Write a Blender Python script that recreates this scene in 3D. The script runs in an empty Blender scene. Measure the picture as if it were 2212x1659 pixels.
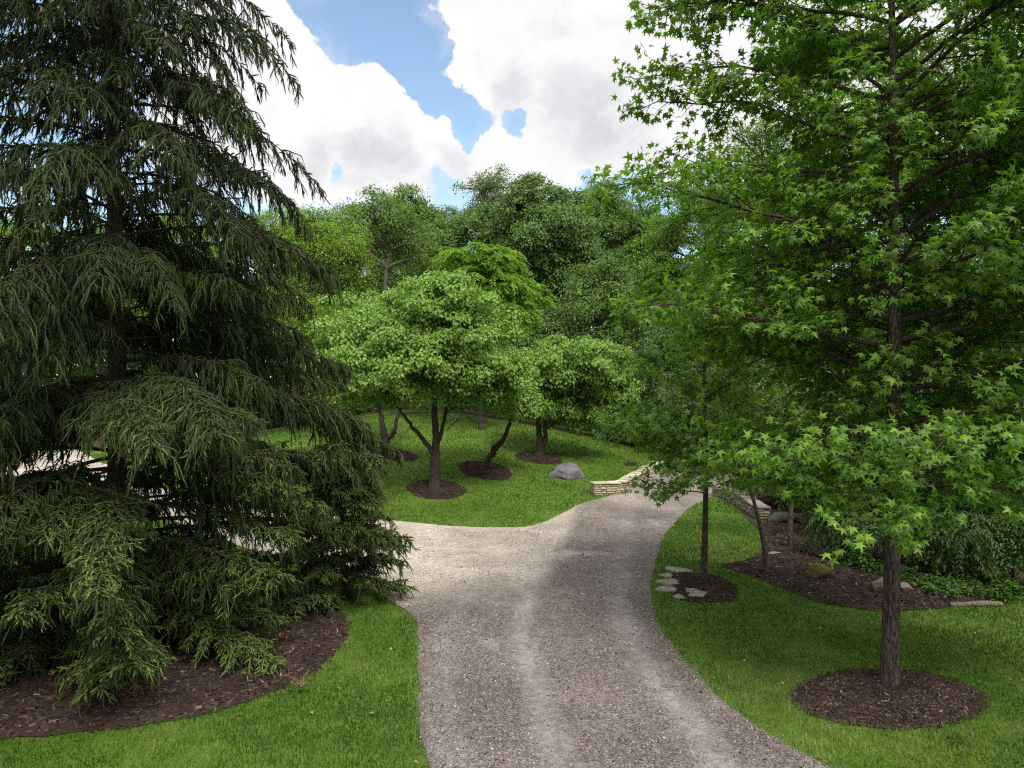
import bpy, math, random
import numpy as np
from mathutils import Vector, noise as mnoise
from mathutils.geometry import delaunay_2d_cdt, convex_hull_2d

# ------------------------------------------------------------------ camera, sky, sun, exposure
S = bpy.context.scene
COL = S.collection
CAM_H = 4.5
FPX = 1536.0; CU, CV = 1106.0, 829.5          # focal length and centre in the units the photograph was read in
cam_d = bpy.data.cameras.new('camera'); cam = bpy.data.objects.new('camera', cam_d); COL.objects.link(cam)
cam_d.sensor_width = 36; cam_d.lens = FPX/2212*36
cam_d.clip_start = 0.1; cam_d.clip_end = 3000
cam.location = (0, 0, CAM_H); cam.rotation_euler = (math.radians(90), 0, 0)
S.camera = cam

SUN_EL, SUN_AZ = 54, 152                        # azimuth clockwise from +Y
sun_d = bpy.data.lights.new('sun', 'SUN'); sun = bpy.data.objects.new('sun', sun_d); COL.objects.link(sun)
sun_d.energy = 2.3; sun_d.angle = math.radians(18); sun_d.color = (1, .94, .84)
sv = Vector((math.cos(math.radians(SUN_EL))*math.sin(math.radians(SUN_AZ)),
             math.cos(math.radians(SUN_EL))*math.cos(math.radians(SUN_AZ)), math.sin(math.radians(SUN_EL))))
sun.rotation_euler = sv.to_track_quat('Z', 'Y').to_euler()
S.view_settings.view_transform = 'Standard'; S.view_settings.look = 'None'
S.view_settings.exposure = 0.85; S.view_settings.gamma = 1.0

S.render.engine = 'CYCLES'
S.cycles.use_denoising = False; S.cycles.filter_width = 1.2
S.cycles.max_bounces = 7; S.cycles.diffuse_bounces = 3; S.cycles.glossy_bounces = 2
S.cycles.transmission_bounces = 4; S.cycles.transparent_max_bounces = 4
S.cycles.sample_clamp_indirect = 6

class NT:
    """tiny node helper"""
    def __init__(self, tree): self.t = tree; self.n = tree.nodes; self.l = tree.links
    def new(self, typ, **kw):
        nd = self.n.new(typ)
        for k, v in kw.items(): setattr(nd, k, v)
        return nd
    def put(self, sock, v):
        if isinstance(v, bpy.types.NodeSocket): self.l.new(v, sock)
        elif v is not None: sock.default_value = v
    def m(self, op, a, b=None, c=None, clamp=False):
        nd = self.new('ShaderNodeMath', operation=op); nd.use_clamp = clamp
        for i, v in enumerate((a, b, c)): self.put(nd.inputs[i], v) if v is not None else None
        return nd.outputs[0]
    def v(self, op, a, b=None):
        nd = self.new('ShaderNodeVectorMath', operation=op)
        self.put(nd.inputs[0], a)
        if b is not None: self.put(nd.inputs[3] if op == 'SCALE' else nd.inputs[1], b)
        return nd.outputs['Value'] if op in ('DISTANCE', 'LENGTH', 'DOT_PRODUCT') else nd.outputs[0]
    def rng(self, x, a, b, c=0.0, d=1.0, kind='SMOOTHSTEP'):
        nd = self.new('ShaderNodeMapRange', interpolation_type=kind)
        for k, v in zip(('Value', 'From Min', 'From Max', 'To Min', 'To Max'), (x, a, b, c, d)): self.put(nd.inputs[k], v)
        return nd.outputs[0]
    def noise(self, vec, scale, detail=4, rough=.55, col=False, dist=0):
        nd = self.new('ShaderNodeTexNoise'); self.put(nd.inputs['Vector'], vec)
        nd.inputs['Scale'].default_value = scale; nd.inputs['Detail'].default_value = detail
        nd.inputs['Roughness'].default_value = rough; nd.inputs['Distortion'].default_value = dist
        return nd.outputs['Color' if col else 'Fac']
    def vor(self, vec, scale, out='Distance', feature='F1'):
        nd = self.new('ShaderNodeTexVoronoi', feature=feature); self.put(nd.inputs['Vector'], vec)
        nd.inputs['Scale'].default_value = scale
        return nd.outputs[out]
    def mix(self, f, a, b, blend='MIX'):
        nd = self.new('ShaderNodeMix', data_type='RGBA', blend_type=blend)
        self.put(nd.inputs['Factor'], f)
        for s, v in ((nd.inputs[6], a), (nd.inputs[7], b)):
            if isinstance(v, tuple) and len(v) == 3: v = v + (1,)
            self.put(s, v)
        return nd.outputs[2]
    def ramp(self, f, stops):
        nd = self.new('ShaderNodeValToRGB'); self.put(nd.inputs[0], f)
        e = nd.color_ramp.elements
        while len(e) < len(stops): e.new(.5)
        for el, (p, c) in zip(e, stops): el.position = p; el.color = tuple(c) + (1,)
        return nd.outputs[0]
    def mapping(self, vec, scale=(1, 1, 1), rot=(0, 0, 0), loc=(0, 0, 0)):
        nd = self.new('ShaderNodeMapping'); self.put(nd.inputs[0], vec)
        nd.inputs['Scale'].default_value = scale; nd.inputs['Rotation'].default_value = rot; nd.inputs['Location'].default_value = loc
        return nd.outputs[0]

def dirpx(u, v):
    d = Vector(((u-CU)/FPX, 1, (CV-v)/FPX)); d.normalize(); return tuple(d)

world = bpy.data.worlds.new('World'); S.world = world; world.use_nodes = True
w = NT(world.node_tree); w.n.clear()
sky = w.new('ShaderNodeTexSky'); sky.sky_type = 'NISHITA'; sky.sun_disc = False
sky.sun_elevation = math.radians(SUN_EL); sky.sun_rotation = math.radians(SUN_AZ)
sky.air_density = 1.0; sky.dust_density = 0.6; sky.ozone_density = 1.6
tc = w.new('ShaderNodeTexCoord').outputs['Generated']
dirv = w.v('NORMALIZE', tc)
# cloud cover laid out over directions: positive patches are cloud, negative ones open blue sky
n1 = w.noise(dirv, 3.2, 6, .6, col=True)
n2 = w.noise(dirv, 13, 8, .62, col=True)
off = w.v('ADD', w.v('SCALE', w.v('SUBTRACT', n1, (.5, .5, .5)), .10), w.v('SCALE', w.v('SUBTRACT', n2, (.5, .5, .5)), .055))
off = w.v('ADD', off, w.v('SCALE', w.v('SUBTRACT', w.noise(dirv, 42, 6, .65, col=True), (.5, .5, .5)), .022))
dd = w.v('ADD', dirv, off)
blobs = [  # u, v, radius, weight
    (600, 40, 95, 1.0), (655, 105, 55, .9), (520, 60, 120, .8), (420, 200, 180, .7),
    (760, 210, 80, 1.1), (815, 205, 55, .9), (860, 260, 70, 1.1), (720, 280, 150, 1.1), (640, 300, 150, 1.0), (840, 330, 110, 1.0),
    (960, 320, 70, 1.0), (985, 275, 38, .9), (1060, 300, 55, .8), (1080, 350, 110, 1.1),
    (1080, 60, 130, 1.1), (1000, 45, 70, .7), (1060, 150, 90, 1.0), (1000, 165, 40, .7), (1180, 110, 150, 1.3), (1330, 70, 200, 1.3),
    (1290, 250, 150, 1.3), (1400, 250, 160, 1.2), (1200, 260, 80, .9), (1230, 330, 90, .8), (1600, 150, 260, 1.0), (1900, 100, 300, 1.0),
    (950, 187, 24, .8), (905, 20, 25, .35),
    (745, 50, 95, -1.7), (800, 120, 60, -1.4), (850, 60, 80, -1.4), (700, 20, 40, -.5), (900, 150, 70, -1.5), (940, 225, 48, -1.6), (985, 232, 34, -1.1), (1040, 240, 22, -.6), (880, 190, 45, -1.2), (935, 110, 35, -1.0),
    (1005, 285, 42, -1.7), (1128, 258, 44, -1.9), (1030, 268, 52, -1.6), (890, 50, 90, -1.0), (640, 5, 40, -.8), (720, 360, 45, -1.4), (1360, 345, 60, -.9), (1270, 362, 50, -.8), (1085, 185, 16, -.4), (250, 120, 90, -.6), (60, 260, 60, -.5)]
F = w.m('ADD', w.m('MULTIPLY', w.m('SUBTRACT', w.noise(dirv, 2.3, 7, .6), .5), 1.3), w.rng(w.v('DISTANCE', dirv, (0, .97, .25)), .55, .95, 0, .42))  # last term adds unseen cloud away from the view, to make skylight less blue
for (u, v, r, wt) in blobs:
    d = w.v('DISTANCE', dd, dirpx(u, v))
    F = w.m('ADD', F, w.rng(d, 0.0, r/FPX*1.25, wt, 0.0))
mask = w.rng(F, .06, .46)
veil = w.m('MULTIPLY', w.rng(w.noise(w.mapping(dd, (1, 1, 1.8)), 5.5, 9, .66), .46, .74), .55)
mask = w.m('MAXIMUM', mask, w.m('MULTIPLY', veil, w.rng(F, -1.6, .1)))
# cloud brightness: grey undersides and brighter tops
G = w.m('MULTIPLY', w.noise(dirv, 5, 5, .55), .55)
for (u, v, r, wt) in [(740, 330, 80, .45), (820, 318, 70, .5), (640, 345, 60, .3), (1290, 250, 110, .45), (1200, 165, 80, .35), (1110, 180, 60, .4), (1350, 300, 90, .35), (1300, 180, 60, .25), (980, 345, 60, .3), (1090, 240, 40, .25)]:
    G = w.m('ADD', G, w.rng(w.v('DISTANCE', dd, dirpx(u, v)), 0, r/FPX*1.3, wt, 0))
G = w.m('ADD', G, w.m('MULTIPLY', w.m('SUBTRACT', w.noise(w.mapping(dd, (1, 1, 1.6)), 11, 9, .6), .5), 1.5))
greyf = w.rng(G, .30, 1.15)
cl = w.mix(greyf, (4.75, 4.68, 4.70), (3.1, 3.15, 3.4))
cl = w.mix(w.m('MULTIPLY', w.rng(w.noise(dd, 9, 8, .62), .42, .68), .35), cl, (3.7, 3.72, 3.95))
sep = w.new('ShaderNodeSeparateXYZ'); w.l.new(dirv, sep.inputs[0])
hi = w.rng(sep.outputs[2], .52, .85, 1.0, 2.9)       # unseen cloud overhead, brightened to throw more light on the scene
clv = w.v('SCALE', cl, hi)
skyc = w.v('MULTIPLY', sky.outputs[0], (1.25, 1.22, 1.10))
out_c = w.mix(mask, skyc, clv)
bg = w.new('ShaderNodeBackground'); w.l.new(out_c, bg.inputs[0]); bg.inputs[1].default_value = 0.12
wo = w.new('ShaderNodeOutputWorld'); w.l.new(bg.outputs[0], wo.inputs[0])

# ------------------------------------------------------------------ helpers: objects
def tagp(o, label=None, cat=None, group=None, kind=None):
    if label: o['label'] = label
    if cat: o['category'] = cat
    if group: o['group'] = group
    if kind: o['kind'] = kind
    return o

def empty(name, loc, label, cat, group=None):
    o = bpy.data.objects.new(name, None); COL.objects.link(o); o.location = loc; o.empty_display_size = .2
    return tagp(o, label, cat, group)

class Geo:
    def __init__(self): self.V = []; self.L = []; self.C = []; self.T = []; self.M = []; self.Sm = []; self.n = 0
    def add(self, V, F, tone=0.5, mat=0, smooth=False):
        V = np.asarray(V, np.float32).reshape(-1, 3); F = np.asarray(F, np.int64)
        if len(F) == 0: return
        self.V.append(V); self.L.append((F+self.n).astype(np.int32).ravel())
        self.C.append(np.full(len(F), F.shape[1], np.int32))
        t = np.asarray(tone, np.float32)
        self.T.append(np.full(len(F), float(t), np.float32) if t.ndim == 0 else t.astype(np.float32))
        self.M.append(np.full(len(F), mat, np.int32)); self.Sm.append(np.full(len(F), smooth, bool))
        self.n += len(V)
    def build(self, name, mats, parent=None, origin=(0, 0, 0)):
        if not isinstance(mats, (list, tuple)): mats = [mats]
        V = np.concatenate(self.V) if self.V else np.zeros((0, 3), np.float32)
        V = V - np.asarray(origin, np.float32)
        L = np.concatenate(self.L); C = np.concatenate(self.C)
        me = bpy.data.meshes.new(name)
        me.vertices.add(len(V)); me.vertices.foreach_set('co', V.ravel())
        me.loops.add(len(L)); me.loops.foreach_set('vertex_index', L)
        me.polygons.add(len(C)); me.polygons.foreach_set('loop_start', np.concatenate(([0], np.cumsum(C)[:-1])).astype(np.int32))
        me.polygons.foreach_set('loop_total', C)
        me.polygons.foreach_set('material_index', np.concatenate(self.M))
        me.polygons.foreach_set('use_smooth', np.concatenate(self.Sm))
        a = me.attributes.new('tone', 'FLOAT', 'FACE'); a.data.foreach_set('value', np.concatenate(self.T))
        me.update(calc_edges=True)
        for m in mats: me.materials.append(m)
        o = bpy.data.objects.new(name, me); COL.objects.link(o)
        if parent is not None:
            o.parent = parent
        else:
            o.location = origin
        return o

def unit(a): return a/np.maximum(np.linalg.norm(a, axis=-1, keepdims=True), 1e-9)

def tubes(g, P, R, sides=6, tone=.5, mat=0, caps=False):
    """P (m,n,3) polylines, R (m,n) radii, all into one Geo"""
    P = np.asarray(P, float); R = np.asarray(R, float)
    if P.ndim == 2: P = P[None]; R = R[None]
    m, n = P.shape[:2]
    T = unit(np.gradient(P, axis=1))
    up = np.abs(T[:, :, 2].mean(1)) > .75
    ref = np.where(up[:, None], np.array([1., .05, .02]), np.array([.02, .03, 1.]))[:, None, :]
    A = unit(np.cross(T, ref)); B = np.cross(T, A)
    th = np.linspace(0, 2*np.pi, sides, endpoint=False)
    ring = P[:, :, None, :] + R[:, :, None, None]*(A[:, :, None, :]*np.cos(th)[None, None, :, None] + B[:, :, None, :]*np.sin(th)[None, None, :, None])
    V = ring.reshape(-1, 3)
    i = np.arange(m)[:, None, None]; j = np.arange(n-1)[None, :, None]; k = np.arange(sides)[None, None, :]
    k2 = (k+1) % sides; b = (i*n + j)*sides
    Fq = np.stack([b+k, b+k2, b+sides+k2, b+sides+k], -1).reshape(-1, 4)
    t = tone if np.ndim(tone) == 0 else np.repeat(tone, (n-1)*sides)
    g.add(V, Fq, t, mat, True)

def leaves(g, T, Fc, P, D, N, size, tone, mat=0, jit=None):
    """place template T (k,3; y = axis, z = normal) at P with axis D and normal N"""
    if len(P) == 0: return
    D = unit(D); X = unit(np.cross(D, N)); Z = np.cross(X, D)
    sz = np.broadcast_to(np.asarray(size, float), (len(P),))
    M = np.stack([X, D, Z], 1)
    V = np.einsum('kj,njc->nkc', T, M)*sz[:, None, None] + P[:, None, :]
    F = (Fc[None] + (np.arange(len(P))*len(T))[:, None, None]).reshape(-1, Fc.shape[1])
    g.add(V.reshape(-1, 3), F, np.repeat(np.broadcast_to(tone, (len(P),)), len(Fc)), mat)

# leaf templates
def star_leaf():
    c = np.array([0, .46]); pts = []
    for a, r in ((270, .16), (-32+360-4, .40), (0, .20), (24, .56), (57, .23), (90, .62), (123, .23), (156, .56), (180, .20), (216, .40)):
        pts.append(c + r*np.array([math.cos(math.radians(a)), math.sin(math.radians(a))]))
    pts = np.array(pts); r = np.linalg.norm(pts-c, axis=1)
    z = -.38*r**2*1.4
    V = np.vstack([np.column_stack([pts, z]), [c[0], c[1], .03]])
    V = np.vstack([V, [[-.012, -.30, .10], [.012, -.30, .10]]])
    F = [[10, i, (i+1) % 10] for i in range(10)] + [[0, 11, 12]]
    return V, np.array(F)
STAR = star_leaf()
OVAL = (np.array([[0, 0, 0], [.30, .38, .07], [0, 1, -.12], [-.30, .38, .07], [0, .45, -.02]]), np.array([[0, 1, 4], [1, 2, 4], [2, 3, 4], [3, 0, 4]]))
HEART = (np.array([[0, .02, 0], [.44, .28, .08], [.26, .74, 0], [0, 1.02, -.16], [-.26, .74, 0], [-.44, .28, .08]]), np.array([[0, 1, 2], [0, 2, 3], [0, 3, 4], [0, 4, 5]]))
RHOMB = (np.array([[0, 0, 0], [.28, .42, .06], [0, 1, -.10], [-.28, .42, .06]]), np.array([[0, 1, 2], [0, 2, 3]]))
LANCE = (np.array([[0, 0, 0], [.13, .40, .03], [0, 1, -.08], [-.13, .40, .03]]), np.array([[0, 1, 2], [0, 2, 3]]))

# ------------------------------------------------------------------ materials
def newmat(name):
    m = bpy.data.materials.new(name); m.use_nodes = True; m.node_tree.nodes.clear()
    return m, NT(m.node_tree)

def finish(m, t, col, rough=.8, spec=.3, bump=None, bstr=.4, bdist=.02, transl=None, sheen=0):
    p = t.new('ShaderNodeBsdfPrincipled'); t.put(p.inputs['Base Color'], col if not (isinstance(col, tuple) and len(col) == 3) else col+(1,))
    t.put(p.inputs['Roughness'], rough); p.inputs['Specular IOR Level'].default_value = spec
    if bump is not None:
        b = t.new('ShaderNodeBump'); t.put(b.inputs['Height'], bump); b.inputs['Strength'].default_value = bstr; b.inputs['Distance'].default_value = bdist
        t.l.new(b.outputs[0], p.inputs['Normal'])
    sh = p.outputs[0]
    if transl:
        tr = t.new('ShaderNodeBsdfTranslucent'); t.put(tr.inputs[0], t.mix(1.0, col, (1.15, 1.25, .55, 1), 'MULTIPLY'))
        mx = t.new('ShaderNodeMixShader'); mx.inputs[0].default_value = transl
        t.l.new(sh, mx.inputs[1]); t.l.new(tr.outputs[0], mx.inputs[2]); sh = mx.outputs[0]
    o = t.new('ShaderNodeOutputMaterial'); t.l.new(sh, o.inputs[0])
    return m

def leafmat(name, dark, mid, light, rough=.45, spec=.4, transl=.28, big=.35):
    m, t = newmat(name)
    at = t.new('ShaderNodeAttribute', attribute_name='tone').outputs['Fac']
    pos = t.new('ShaderNodeTexCoord').outputs['Object']
    nz = t.m('SUBTRACT', t.noise(pos, .9, 3), .5)
    f = t.m('ADD', at, t.m('MULTIPLY', nz, big))
    c = t.ramp(f, [(0, dark), (.5, mid), (1, light)])
    return finish(m, t, c, rough, spec, transl=transl)

M = {}
M['spruce'] = leafmat('spruce_needles', (.017, .026, .008), (.037, .056, .014), (.145, .212, .045), .6, .22, .14, .25)
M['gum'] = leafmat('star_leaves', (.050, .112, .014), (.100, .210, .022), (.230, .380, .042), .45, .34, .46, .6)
M['redbud'] = leafmat('heart_leaves', (.112, .205, .036), (.175, .300, .056), (.275, .420, .095), .55, .25, .34)
M['walnut'] = leafmat('feathered_leaves', (.095, .185, .020), (.155, .285, .032), (.240, .385, .050), .55, .25, .36)
M['locust'] = leafmat('pale_leaves', (.075, .140, .026), (.120, .210, .040), (.180, .285, .060), .55, .25, .34)
M['lime'] = leafmat('yellow_green_leaves', (.095, .170, .018), (.155, .262, .030), (.235, .350, .050), .55, .25, .38)
M['oak'] = leafmat('dark_leaves', (.052, .108, .022), (.094, .175, .036), (.170, .265, .056), .55, .28, .28)
M['mid'] = leafmat('mid_green_leaves', (.068, .134, .018), (.120, .225, .028), (.200, .320, .045), .55, .28, .34)
M['syc'] = leafmat('grey_green_leaves', (.055, .105, .032), (.085, .150, .048), (.130, .210, .075), .5, .3, .30)
M['shrub'] = leafmat('understorey_leaves', (.028, .068, .014), (.056, .122, .022), (.120, .210, .038), .5, .3, .30)
M['dogwood'] = leafmat('dull_leaves', (.060, .098, .030), (.092, .145, .045), (.145, .200, .070), .55, .25, .30)
M['grass'] = leafmat('grass_blades', (.026, .066, .008), (.052, .118, .013), (.122, .195, .034), .65, .2, .25, .5)
M['drygrass'] = leafmat('dry_grass_blades', (.10, .105, .030), (.20, .19, .075), (.34, .31, .16), .7, .15, .2, .5)
M['weed'] = leafmat('weed_leaves', (.055, .130, .018), (.090, .195, .028), (.140, .260, .045), .5, .3, .3)

def barkmat(name, a, b, scale=14, stretch=.18, bump=.8, moss=None):
    m, t = newmat(name)
    pos = t.new('ShaderNodeTexCoord').outputs['Object']
    v = t.mapping(pos, (1, 1, stretch))
    vd = t.v('ADD', v, t.v('SCALE', t.noise(v, scale*.6, 3, col=True), .06))
    f1 = t.noise(t.mapping(vd, (1, 1, .55)), scale*2.6, 2, .5); f2 = t.noise(v, scale*5, 6, .65)
    ridge = t.rng(t.m('ABSOLUTE', t.m('SUBTRACT', f1, .5)), 0, .10)
    f3 = t.noise(pos, 1.6, 3)
    f = t.m('ADD', t.m('ADD', t.m('MULTIPLY', ridge, .42), t.m('MULTIPLY', f2, .45)), t.m('MULTIPLY', f3, .22))
    c = t.ramp(f, [(.12, tuple(x*.45 for x in a)), (.5, a), (.9, b)])
    if moss: c = t.mix(t.rng(t.noise(pos, 3.5, 5), .52, .68), c, moss)
    return finish(m, t, c, .9, .15, bump=f, bstr=bump, bdist=.018)
M['bark'] = barkmat('grey_brown_bark', (.046, .037, .029), (.115, .098, .084), 11, .3, 1.0)
M['bark_dark'] = barkmat('dark_bark', (.035, .025, .021), (.085, .064, .054), 10, .35, .8)
M['bark_pale'] = barkmat('pale_bark', (.17, .15, .12), (.32, .29, .25), 5, .2, .5)
M['bark_spruce'] = barkmat('spruce_bark', (.055, .036, .028), (.13, .09, .075), 14, .6, .8)
M['bark_tan'] = barkmat('tan_bark', (.060, .046, .036), (.135, .108, .088), 9, .3, .6, (.05, .07, .035))

# ------------------------------------------------------------------ terrain
_tx = np.arange(-60, 60.01, .5)
_tw = np.interp(_tx, [-60, -30, -22, -14, -8, -3, 2, 7, 12, 18, 60], [0, 0, .15, .62, 1, 1, .72, .35, .10, 0, 0])
_k = np.hanning(13); _k /= _k.sum()
_tw = np.convolve(np.pad(_tw, 6, mode='edge'), _k, 'valid')
def sp(t, k=1.5): return k*np.logaddexp(0, t/k)
def H(x, y):
    x = np.asarray(x, float); y = np.asarray(y, float)
    r = (sp(y-24)-sp(y-41))*.165*np.interp(x, _tx, _tw)
    und = .035*np.sin(x*.71+1.3)*np.sin(y*.53+.4)+.02*np.sin(x*1.63+y*.9)
    return r+und*np.clip((y-4)/8, 0, 1)
def pix(u, v, hmax=300):
    """the point of the ground seen at (u, v)"""
    dx = (u-CU)/FPX; dz = (CV-v)/FPX
    Y = np.arange(3, hmax, .05); z = CAM_H+dz*Y; h = H(dx*Y, Y)
    i = np.argmax(z < h)
    if not (z < h).any(): i = len(Y)-1
    a, b = Y[max(i-1, 0)], Y[i]
    for _ in range(12):
        c = (a+b)/2
        if CAM_H+dz*c < H(dx*c, c): b = c
        else: a = c
    return np.array([dx*a, a])
def at(u, v): p = pix(u, v); return Vector((p[0], p[1], float(H(*p))))
def xz(u, v, Y): return (u-CU)/FPX*Y, CAM_H+(CV-v)/FPX*Y

def smooth_closed(pts, step=.2):
    P = np.asarray(pts, float); n = len(P); out = []
    for i in range(n):
        p0, p1, p2, p3 = P[i-1], P[i], P[(i+1) % n], P[(i+2) % n]
        k = max(2, int(np.linalg.norm(p2-p1)/step))
        t = np.linspace(0, 1, k, endpoint=False)[:, None]
        out.append(.5*((2*p1)+(-p0+p2)*t+(2*p0-5*p1+4*p2-p3)*t**2+(-p0+3*p1-3*p2+p3)*t**3))
    return np.concatenate(out)
def inpoly(P, x, y):
    r = np.zeros(np.shape(x), bool); n = len(P); j = n-1
    for i in range(n):
        xi, yi = P[i]; xj, yj = P[j]
        if yi != yj: r ^= ((yi > y) != (yj > y)) & (x < (xj-xi)*(y-yi)/(yj-yi)+xi)
        j = i
    return r
rs = np.random.default_rng(11)
def jitter(P, amp, seed=0):
    d = np.roll(P, -1, 0)-np.roll(P, 1, 0); nrm = unit(np.column_stack([d[:, 1], -d[:, 0]]))
    a = np.array([mnoise.noise(Vector((p[0]*1.7, p[1]*1.7, seed)))*.6+mnoise.noise(Vector((p[0]*5.5, p[1]*5.5, seed+9)))*.6 for p in P])
    return P+nrm*(a*amp)[:, None]
def drape(P, off, step=.3, mound=0, edge=.5, rough=0, seed=0):
    """cut the closed outline P into a sheet that follows the ground"""
    x0, y0 = P.min(0); x1, y1 = P.max(0)
    gx, gy = np.meshgrid(np.arange(x0, x1, step), np.arange(y0, y1, step))
    gx = gx.ravel()+(rs.random(gx.size)-.5)*step*.3; gy = gy.ravel()+(rs.random(gy.size)-.5)*step*.3
    ok = inpoly(P, gx, gy)
    Q = np.column_stack([gx, gy])[ok]
    dist = np.full(len(Q), 1e9)
    for i in range(0, len(P), 2): dist = np.minimum(dist, np.hypot(Q[:, 0]-P[i, 0], Q[:, 1]-P[i, 1]))
    keep = dist > step*.4; Q = Q[keep]; dist = dist[keep]
    A = np.vstack([P, Q]); n = len(P)
    vs, es, fs, *_ = delaunay_2d_cdt([Vector(p) for p in A], [(i, (i+1) % n) for i in range(n)], [], 1, 1e-6)
    V2 = np.array([(v.x, v.y) for v in vs])
    d = np.full(len(V2), 1e9)
    for i in range(len(P)): d = np.minimum(d, np.hypot(V2[:, 0]-P[i, 0], V2[:, 1]-P[i, 1]))
    z = H(V2[:, 0], V2[:, 1])+off
    if mound:
        t = np.clip(d/edge, 0, 1); z += mound*t*t*(3-2*t)
        z += rough*t*np.array([mnoise.fractal(Vector((a*3, b*3, seed)), 1, 2, 3) for a, b in V2])
    F = np.array([f if len(f) == 3 else f[:3] for f in fs])
    return np.column_stack([V2, z]), F

# ground sheet
gxs = np.concatenate([[-420, -250, -160, -110, -80, -60], np.arange(-48, -24, 1.5), np.arange(-24, 24, .3), np.arange(24, 48, 1.5), [60, 80, 110, 160, 250, 420]])
gys = np.concatenate([[-200, -100, -40, -15, -5], np.arange(0, 46, .3), np.arange(46, 80, 1.5), [90, 110, 150, 220, 320, 450]])
GX, GY = np.meshgrid(gxs, gys); GZ = H(GX, GY)
V = np.column_stack([GX.ravel(), GY.ravel(), GZ.ravel()]); nx, ny = len(gxs), len(gys)
ii, jj = np.meshgrid(np.arange(nx-1), np.arange(ny-1)); b = (jj*nx+ii).ravel()
g = Geo(); g.add(V, np.column_stack([b, b+1, b+nx+1, b+nx]), .5, 0, True)
m, t = newmat('lawn_soil')
pos = t.new('ShaderNodeTexCoord').outputs['Object']
big = t.noise(pos, .35, 4); mid = t.noise(pos, 2.4, 5); fine = t.noise(t.mapping(pos, (1, .55, 1)), 38, 5, .7)
stripe = t.noise(t.mapping(pos, (.5, 2.2, 1), (0, 0, .5)), .9, 3)
f = t.m('ADD', t.m('ADD', t.m('MULTIPLY', big, .42), t.m('MULTIPLY', mid, .22)), t.m('ADD', t.m('MULTIPLY', fine, .50), t.m('MULTIPLY', stripe, .25)))
c = t.ramp(f, [(.42, (.030, .066, .009)), (.62, (.058, .115, .013)), (.80, (.094, .158, .022)), (.95, (.140, .190, .045))])
dry = t.rng(t.noise(t.mapping(pos, (.7, 1.5, 1), (0, 0, -.35)), .5, 4), .52, .72, 0, .5)
c = t.mix(dry, c, (.14, .17, .04))
M['lawn'] = finish(m, t, c, .85, .1, bump=fine, bstr=.7, bdist=.04)
lawn = g.build('lawn_ground', M['lawn']); tagp(lawn, 'mown green lawn covering the sloping ground', 'lawn', kind='structure')

# driveway outline (read off the photograph, laid on the ground)
drive_px = [(940, 1720), (925, 1659), (908, 1560), (903, 1480), (903, 1420), (905, 1375), (900, 1348), (880, 1322), (850, 1302), (780, 1262), (700, 1232), (550, 1190), (400, 1135), (250, 1083), (100, 1042), (-120, 1004),
            (-120, 938), (100, 945), (250, 1010), (400, 1075), (600, 1108), (740, 1117), (820, 1123), (950, 1135), (1080, 1140), (1150, 1136), (1210, 1112), (1262, 1086), (1325, 1069), (1352, 1056), (1385, 1038), (1410, 1025), (1450, 1018), (1520, 1014), (1640, 1012), (1800, 1010),
            (1800, 1030), (1680, 1040), (1610, 1048), (1560, 1062), (1530, 1078), (1480, 1105), (1444, 1145), (1424, 1185), (1410, 1235), (1406, 1285), (1418, 1340), (1455, 1402), (1510, 1465), (1580, 1530), (1680, 1600), (1790, 1659), (1860, 1700)]
DR = np.array([pix(u, v) for u, v in drive_px])
DR = np.vstack([DR, [(3.3, 4.5), (2.6, -8), (-2.0, -8), (-1.1, 4.5)]])
DRs = jitter(smooth_closed(DR, .22), .07, 3)
V, Fc = drape(DRs, .014, .35)
g = Geo(); g.add(V, Fc, .5, 0, True)
m, t = newmat('gravel')
pos = t.new('ShaderNodeTexCoord').outputs['Object']
sx = t.new('ShaderNodeSeparateXYZ'); t.l.new(pos, sx.inputs[0]); X, Y_ = sx.outputs[0], sx.outputs[1]
st = t.vor(pos, 58, 'Color'); st2 = t.vor(t.v('ADD', pos, (3, 5, 1)), 105, 'Color')
sr = t.new('ShaderNodeSeparateColor'); t.l.new(st, sr.inputs[0]); sr2 = t.new('ShaderNodeSeparateColor'); t.l.new(st2, sr2.inputs[0])
sm = t.noise(pos, 2.1, 5, .6)
stone = t.ramp(sr.outputs[0], [(0, (.030, .025, .024)), (.3, (.080, .067, .062)), (.6, (.160, .141, .134)), (.85, (.33, .305, .295)), (1, (.28, .18, .11))])
stone2 = t.ramp(sr2.outputs[1], [(0, (.046, .038, .036)), (.5, (.130, .113, .108)), (1, (.30, .275, .268))])
coarse = t.mix(.45, stone, stone2)
pale = t.mix(t.m('MULTIPLY', sr2.outputs[1], .6), (.47, .435, .385), (.29, .262, .225))
pale = t.mix(t.rng(sr.outputs[1], .8, 1, 0, .6), pale, (.20, .17, .15))
dust = t.mix(t.m('MULTIPLY', sr2.outputs[0], .7), (.335, .31, .318), (.215, .196, .20))
# pale limestone fan on the side branch
lp = t.m('ADD', t.m('SUBTRACT', t.m('MULTIPLY', X, -.75), t.m('MULTIPLY', t.m('ABSOLUTE', t.m('SUBTRACT', Y_, 18.8)), .75)), t.m('MULTIPLY', t.noise(pos, .7, 5), 2.4))
palef = t.rng(lp, -.9, .9)

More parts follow.
